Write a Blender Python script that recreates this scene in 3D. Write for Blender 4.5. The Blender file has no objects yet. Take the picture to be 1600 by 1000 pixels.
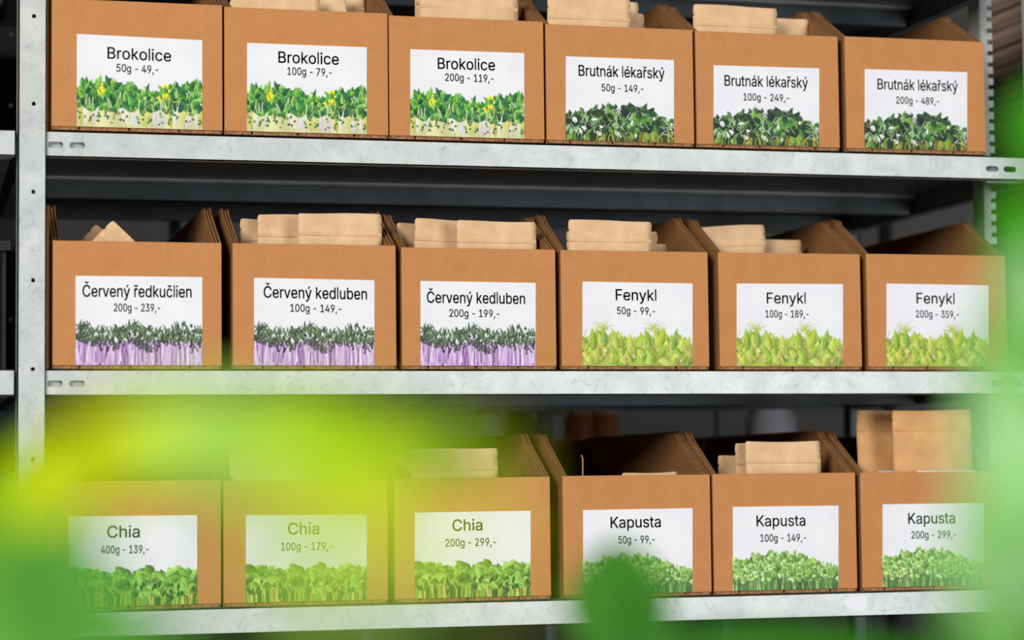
import bpy, bmesh, math, random, json
import numpy as np
from mathutils import Vector, Matrix

S = bpy.context.scene
COL = S.collection
rnd = random.Random(7)

# ------------------------------------------------------------------ camera
def rotm(y, p, r):
    cy, sy, cp, sp, cr, sr = math.cos(y), math.sin(y), math.cos(p), math.sin(p), math.cos(r), math.sin(r)
    Ry = np.array([[cy, 0, sy], [0, 1, 0], [-sy, 0, cy]])
    Rp = np.array([[1, 0, 0], [0, cp, -sp], [0, sp, cp]])
    Rr = np.array([[cr, -sr, 0], [sr, cr, 0], [0, 0, 1]])
    return Rr @ Rp @ Ry
MC = rotm(-0.25639424, -0.06815871, -0.01084038)
FPX = 3580.3
WC = np.array([MC[:, 0], MC[:, 2], -MC[:, 1]])
CAM = np.array([-0.15940589, -2.74194333, -0.1315901])
def ray(x, y):
    return WC @ np.array([(x - 800) / FPX, (y - 500) / FPX, 1.0])
def P(x, y, Y=0.0):
    r = ray(x, y)
    return Vector(CAM + r * (Y - CAM[1]) / r[1])
def Q(x, y, dist):
    return Vector(CAM + ray(x, y) * dist)
RIGHT = Vector(WC @ np.array([1, 0, 0])); UP = Vector(WC @ np.array([0, -1, 0])); FWD = Vector(WC @ np.array([0, 0, 1]))
cd = bpy.data.cameras.new('camera'); cam = bpy.data.objects.new('camera', cd); COL.objects.link(cam)
mw = Matrix.Identity(4)
for i in range(3):
    mw[i][0] = RIGHT[i]; mw[i][1] = UP[i]; mw[i][2] = -FWD[i]; mw[i][3] = CAM[i]
cam.matrix_world = mw
cd.sensor_width = 36; cd.lens = FPX / 1600 * 36; cd.clip_start = 0.05; cd.clip_end = 50
cd.dof.use_dof = True; cd.dof.focus_distance = 2.84; cd.dof.aperture_fstop = 2.7
S.camera = cam

# ------------------------------------------------------------------ world and lights
w = bpy.data.worlds.new('world'); S.world = w; w.use_nodes = True
w.node_tree.nodes['Background'].inputs[0].default_value = (0.86, 0.93, 1.0, 1)
w.node_tree.nodes['Background'].inputs[1].default_value = 0.09
def area(name, loc, target, sx, sy, energy, color):
    l = bpy.data.lights.new(name, 'AREA'); l.shape = 'RECTANGLE'; l.size = sx; l.size_y = sy
    l.energy = energy; l.color = color
    o = bpy.data.objects.new(name, l); COL.objects.link(o); o.location = loc
    o.rotation_euler = (Vector(target) - Vector(loc)).to_track_quat('-Z', 'Y').to_euler()
    return o
area('front_light', (-4.2, -5.6, 2.6), (0.6, 0, -0.1), 2.8, 2.2, 470, (1.0, 0.975, 0.94))
area('front_light', (2.6, -5.4, 0.0), (0.7, 0, 0.0), 2.0, 1.9, 145, (0.96, 0.98, 1.0))  # added fill, evens out the right side and lifts the shelf undersides
area('skylight', (0.2, -1.7, 2.3), (0.1, -2.0, -.3), 2.0, .8, 26, (1.0, 0.99, 0.96)).data.spread = math.radians(75)  # added lamp over the bench, there to brighten the leaves
S.view_settings.view_transform = 'Standard'; S.view_settings.look = 'None'
S.view_settings.gamma = 1; S.view_settings.use_curve_mapping = False
S.view_settings.exposure = 0.0

# ------------------------------------------------------------------ helpers
def lin(c):
    return tuple(((v / 255) / 12.92 if v / 255 <= 0.04045 else ((v / 255 + 0.055) / 1.055) ** 2.4) for v in c[:3]) + (1,)
def tag(o, label=None, cat=None, group=None, kind=None):
    if label: o['label'] = label
    if cat: o['category'] = cat
    if group: o['group'] = group
    if kind: o['kind'] = kind
    return o
def empty(name, loc=(0, 0, 0), label=None, cat=None, group=None):
    o = bpy.data.objects.new(name, None); COL.objects.link(o); o.location = loc; o.empty_display_size = .02
    return tag(o, label, cat, group)
def link(name, me, mat=None, parent=None, smooth=False):
    o = bpy.data.objects.new(name, me); COL.objects.link(o)
    if mat and not me.materials: me.materials.append(mat)
    if smooth:
        for p in me.polygons: p.use_smooth = True
    if parent: o.parent = parent
    return o
class MB:
    def __init__(s): s.v = []; s.f = []
    def box(s, x0, x1, y0, y1, z0, z1):
        b = len(s.v)
        s.v += [(x, y, z) for x in (x0, x1) for y in (y0, y1) for z in (z0, z1)]
        s.f += [tuple(b + i for i in q) for q in ((0, 1, 3, 2), (4, 6, 7, 5), (0, 4, 5, 1), (2, 3, 7, 6), (0, 2, 6, 4), (1, 5, 7, 3))]
        return s
    def prism_yz(s, pts, x0, x1):
        b = len(s.v); n = len(pts)
        s.v += [(x0, y, z) for y, z in pts] + [(x1, y, z) for y, z in pts]
        s.f.append(tuple(b + i for i in range(n))); s.f.append(tuple(b + n + i for i in reversed(range(n))))
        for i in range(n):
            j = (i + 1) % n; s.f.append((b + i, b + n + i, b + n + j, b + j))
        return s
    def tube(s, pts, r, n=8, r1=None):
        b = len(s.v); m = len(pts)
        for k, p in enumerate(pts):
            p = Vector(p)
            d = (Vector(pts[min(k + 1, m - 1)]) - Vector(pts[max(k - 1, 0)])).normalized()
            a = d.orthogonal().normalized(); c = d.cross(a)
            rr = r if r1 is None else r + (r1 - r) * k / (m - 1)
            for i in range(n):
                t = 2 * math.pi * i / n
                s.v.append(tuple(p + (a * math.cos(t) + c * math.sin(t)) * rr))
        for k in range(m - 1):
            for i in range(n):
                j = (i + 1) % n
                s.f.append((b + k * n + i, b + k * n + j, b + (k + 1) * n + j, b + (k + 1) * n + i))
        s.f.append(tuple(b + i for i in reversed(range(n)))); s.f.append(tuple(b + (m - 1) * n + i for i in range(n)))
        return s
    def lathe(s, prof, n=20, c=(0, 0, 0)):
        b = len(s.v); m = len(prof)
        for r, z in prof:
            for i in range(n):
                t = 2 * math.pi * i / n
                s.v.append((c[0] + r * math.cos(t), c[1] + r * math.sin(t), c[2] + z))
        for k in range(m - 1):
            for i in range(n):
                j = (i + 1) % n
                s.f.append((b + k * n + i, b + k * n + j, b + (k + 1) * n + j, b + (k + 1) * n + i))
        s.f.append(tuple(b + i for i in reversed(range(n)))); s.f.append(tuple(b + (m - 1) * n + i for i in range(n)))
        return s
    def build(s, name, mat, parent=None, smooth=False, bevel=0, off=None):
        me = bpy.data.meshes.new(name)
        v = s.v if off is None else [(a + off[0], b + off[1], c + off[2]) for a, b, c in s.v]
        me.from_pydata(v, [], s.f)
        bm = bmesh.new(); bm.from_mesh(me); bmesh.ops.recalc_face_normals(bm, faces=bm.faces)
        if bevel:
            bmesh.ops.bevel(bm, geom=bm.edges[:], offset=bevel, segments=2, affect='EDGES', profile=.6)
        bm.to_mesh(me); bm.free()
        return link(name, me, mat, parent, smooth)
def plate(L, H, T, cells, n=10):
    """a strip 0..L by 0..H, T thick (y 0..T), with real stadium holes; cells: list of (centre u, centre v, half length, half height)"""
    mb = MB(); cells = sorted(cells)
    u = 0.0
    for (cu, cv, hl, hh) in cells:
        a, b_ = cu - hl - .003, cu + hl + .003
        if a > u + 1e-6: mb.box(u, a, 0, T, 0, H)
        ring = []; outer = []
        for i in range(4 * n):
            t = 2 * math.pi * (i + .5) / (4 * n)
            cx = (hl - hh) * (1 if math.cos(t) > 0 else -1)
            ring.append((cu + cx + hh * math.cos(t), cv + hh * math.sin(t)))
            m = max(abs(math.cos(t)), abs(math.sin(t)))
            k = i // n
        # outer rectangle sampled by angle so that corners are kept
        for i in range(4 * n):
            t = 2 * math.pi * (i + .5) / (4 * n)
            c, s_ = math.cos(t), math.sin(t); m = max(abs(c), abs(s_))
            ou = (b_ - cu) * c / m if c > 0 else (cu - a) * c / m
            ov = (H - cv) * s_ / m if s_ > 0 else cv * s_ / m
            outer.append([cu + ou, cv + ov])
        for tq in (1, 3, 5, 7):       # snap the sample nearest each diagonal to the exact corner
            t = math.pi * tq / 4
            i = int(round(t / (2 * math.pi) * 4 * n - .5)) % (4 * n)
            outer[i] = [b_ if math.cos(t) > 0 else a, H if math.sin(t) > 0 else 0]
        B = len(mb.v); N = 4 * n
        for yy in (0, T):
            mb.v += [(p[0], yy, p[1]) for p in ring]; mb.v += [(p[0], yy, p[1]) for p in outer]
        for i in range(N):
            j = (i + 1) % N
            mb.f.append((B + i, B + j, B + N + j, B + N + i))
            mb.f.append((B + 2 * N + i, B + 3 * N + i, B + 3 * N + j, B + 2 * N + j))
            mb.f.append((B + i, B + 2 * N + i, B + 2 * N + j, B + j))
            mb.f.append((B + N + i, B + N + j, B + 3 * N + j, B + 3 * N + i))
        u = b_
    if u < L: mb.box(u, L, 0, T, 0, H)
    return mb

# ------------------------------------------------------------------ materials
def nodes(name):
    m = bpy.data.materials.new(name); m.use_nodes = True
    nt = m.node_tree; b = nt.nodes['Principled BSDF']
    return m, nt, b
def N(nt, t, **kw):
    n = nt.nodes.new(t)
    for k, v in kw.items():
        if k in n.inputs: n.inputs[k].default_value = v
        else: setattr(n, k, v)
    return n
def noise_mix(nt, c1, c2, scale, detail=5, stretch=(1, 1, 1), lo=.35, hi=.65, dist=0.0):
    tc = N(nt, 'ShaderNodeTexCoord'); mp = N(nt, 'ShaderNodeMapping'); mp.inputs['Scale'].default_value = stretch
    nt.links.new(tc.outputs['Object'], mp.inputs[0])
    no = N(nt, 'ShaderNodeTexNoise'); no.inputs['Scale'].default_value = scale; no.inputs['Detail'].default_value = detail
    no.inputs['Distortion'].default_value = dist
    nt.links.new(mp.outputs[0], no.inputs['Vector'])
    mr = N(nt, 'ShaderNodeMapRange'); mr.inputs[1].default_value = lo; mr.inputs[2].default_value = hi
    nt.links.new(no.outputs[0], mr.inputs[0])
    mx = N(nt, 'ShaderNodeMix'); mx.data_type = 'RGBA'
    mx.inputs[6].default_value = c1; mx.inputs[7].default_value = c2
    nt.links.new(mr.outputs[0], mx.inputs[0])
    return mx, no, mp
def bump(nt, b, src, strength, dist=.001):
    bp = N(nt, 'ShaderNodeBump'); bp.inputs['Strength'].default_value = strength; bp.inputs['Distance'].default_value = dist
    nt.links.new(src, bp.inputs['Height']); nt.links.new(bp.outputs[0], b.inputs['Normal'])
def plain(name, c, rough=.7, metal=0.0):
    m, nt, b = nodes(name); b.inputs['Base Color'].default_value = lin(c)
    b.inputs['Roughness'].default_value = rough; b.inputs['Metallic'].default_value = metal
    return m
def varied(name, c1, c2, scale, rough=.7, metal=0.0, stretch=(1, 1, 1), bs=0.0, bd=.001, lo=.35, hi=.65, dist=0.0, spec=.5):
    m, nt, b = nodes(name)
    mx, no, mp = noise_mix(nt, lin(c1), lin(c2), scale, 5, stretch, lo, hi, dist)
    nt.links.new(mx.outputs[2], b.inputs['Base Color'])
    b.inputs['Roughness'].default_value = rough; b.inputs['Metallic'].default_value = metal
    b.inputs['Specular IOR Level'].default_value = spec
    if bs: bump(nt, b, no.outputs[0], bs, bd)
    return m
def kraft(name, base, fleck, light):
    m, nt, b = nodes(name)
    mx, no, mp = noise_mix(nt, lin(base), lin(light), 26, 4, (1, 1, 1), .3, .75)
    vo = N(nt, 'ShaderNodeTexNoise'); vo.inputs['Scale'].default_value = 90; vo.inputs['Detail'].default_value = 2; vo.inputs['Distortion'].default_value = 3.5
    nt.links.new(mp.outputs[0], vo.inputs['Vector'])
    r = N(nt, 'ShaderNodeMapRange'); r.inputs[1].default_value = .5; r.inputs[2].default_value = .72; r.inputs[4].default_value = .28
    nt.links.new(vo.outputs[0], r.inputs[0])
    m2 = N(nt, 'ShaderNodeMix'); m2.data_type = 'RGBA'; m2.inputs[7].default_value = lin(fleck)
    nt.links.new(r.outputs[0], m2.inputs[0]); nt.links.new(mx.outputs[2], m2.inputs[6])
    nt.links.new(m2.outputs[2], b.inputs['Base Color'])
    b.inputs['Roughness'].default_value = .85; b.inputs['Specular IOR Level'].default_value = .2
    bump(nt, b, vo.outputs[0], .18, .0006)
    return m
M = {}
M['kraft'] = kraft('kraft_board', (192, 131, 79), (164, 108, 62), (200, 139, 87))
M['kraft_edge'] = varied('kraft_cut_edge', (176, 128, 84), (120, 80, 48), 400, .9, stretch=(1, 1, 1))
M['kraft_shaded'] = kraft('kraft_shaded', (142, 98, 58), (120, 82, 46), (152, 108, 66))  # same board as the fronts, shade inside and between bins put into the colour
M['pouch'] = varied('pouch_paper', (230, 192, 148), (216, 176, 130), 40, .62, stretch=(1, 1, 1), bs=.5, bd=.004, spec=.35)
M['pouch_warm_lit'] = varied('pouch_paper_warm_lit', (222, 170, 112), (204, 150, 94), 34, .6, bs=.6, bd=.004, spec=.35)  # same pouch paper with the warm light on it put into the colour
M['paper'] = varied('label_paper', (236, 236, 240), (229, 229, 234), 18, .55, spec=.3)
M['ink'] = plain('ink', (56, 58, 64), .6)
def galvanised(name, c1, c2, metal, rough):
    m, nt, b = nodes(name)
    mx, no, mp = noise_mix(nt, lin(c1), lin(c2), 30, 6, (1, 1, 1), .3, .7, .6)
    sm = N(nt, 'ShaderNodeTexNoise'); sm.inputs['Scale'].default_value = 55; sm.inputs['Detail'].default_value = 3; sm.inputs['Distortion'].default_value = 2.5
    nt.links.new(mp.outputs[0], sm.inputs['Vector'])
    r = N(nt, 'ShaderNodeMapRange'); r.inputs[1].default_value = .56; r.inputs[2].default_value = .74; r.inputs[4].default_value = .5
    nt.links.new(sm.outputs[0], r.inputs[0])
    m2 = N(nt, 'ShaderNodeMix'); m2.data_type = 'RGBA'; m2.inputs[7].default_value = lin(tuple(int(v * .82) for v in c2))
    nt.links.new(r.outputs[0], m2.inputs[0]); nt.links.new(mx.outputs[2], m2.inputs[6])
    nt.links.new(m2.outputs[2], b.inputs['Base Color'])
    b.inputs['Metallic'].default_value = metal; b.inputs['Roughness'].default_value = rough
    bump(nt, b, sm.outputs[0], .12, .001)
    return m
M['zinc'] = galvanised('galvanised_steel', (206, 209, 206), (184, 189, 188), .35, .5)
M['zinc_dark'] = galvanised('galvanised_underside', (158, 164, 170), (132, 139, 146), .6, .42)  # darker copy of the zinc, underside shade put into its colour
M['zinc_shaded'] = galvanised('galvanised_shaded', (72, 77, 80), (58, 63, 66), .4, .5)  # zinc darkened to stand in for the shade at the rear and mid-shelf
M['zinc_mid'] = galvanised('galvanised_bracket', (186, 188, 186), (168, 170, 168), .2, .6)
M['dark_plastic'] = varied('dark_plastic', (34, 36, 40), (24, 25, 28), 20, .45)
M['hole'] = plain('bolt_steel', (120, 122, 124), .4, .8)
M['floor'] = varied('concrete_floor', (134, 132, 128), (114, 112, 108), 3, .8, bs=.2)
M['wall'] = varied('dark_wall', (80, 77, 75), (66, 64, 63), 2, .9, bs=.1)
def leafmat(name, c, trans, rough=.4):
    m, nt, b = nodes(name)
    nt.links.new(noise_mix(nt, lin(c), lin(tuple(int(v * .82) for v in c)), 45, 3)[0].outputs[2], b.inputs['Base Color'])
    b.inputs['Roughness'].default_value = rough; b.inputs['Specular IOR Level'].default_value = .15
    tr = N(nt, 'ShaderNodeBsdfTranslucent'); tr.inputs['Color'].default_value = lin(trans)
    ms = N(nt, 'ShaderNodeMixShader'); ms.inputs[0].default_value = .35
    out = nt.nodes['Material Output']
    nt.links.new(b.outputs[0], ms.inputs[1]); nt.links.new(tr.outputs[0], ms.inputs[2]); nt.links.new(ms.outputs[0], out.inputs[0])
    return m

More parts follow.
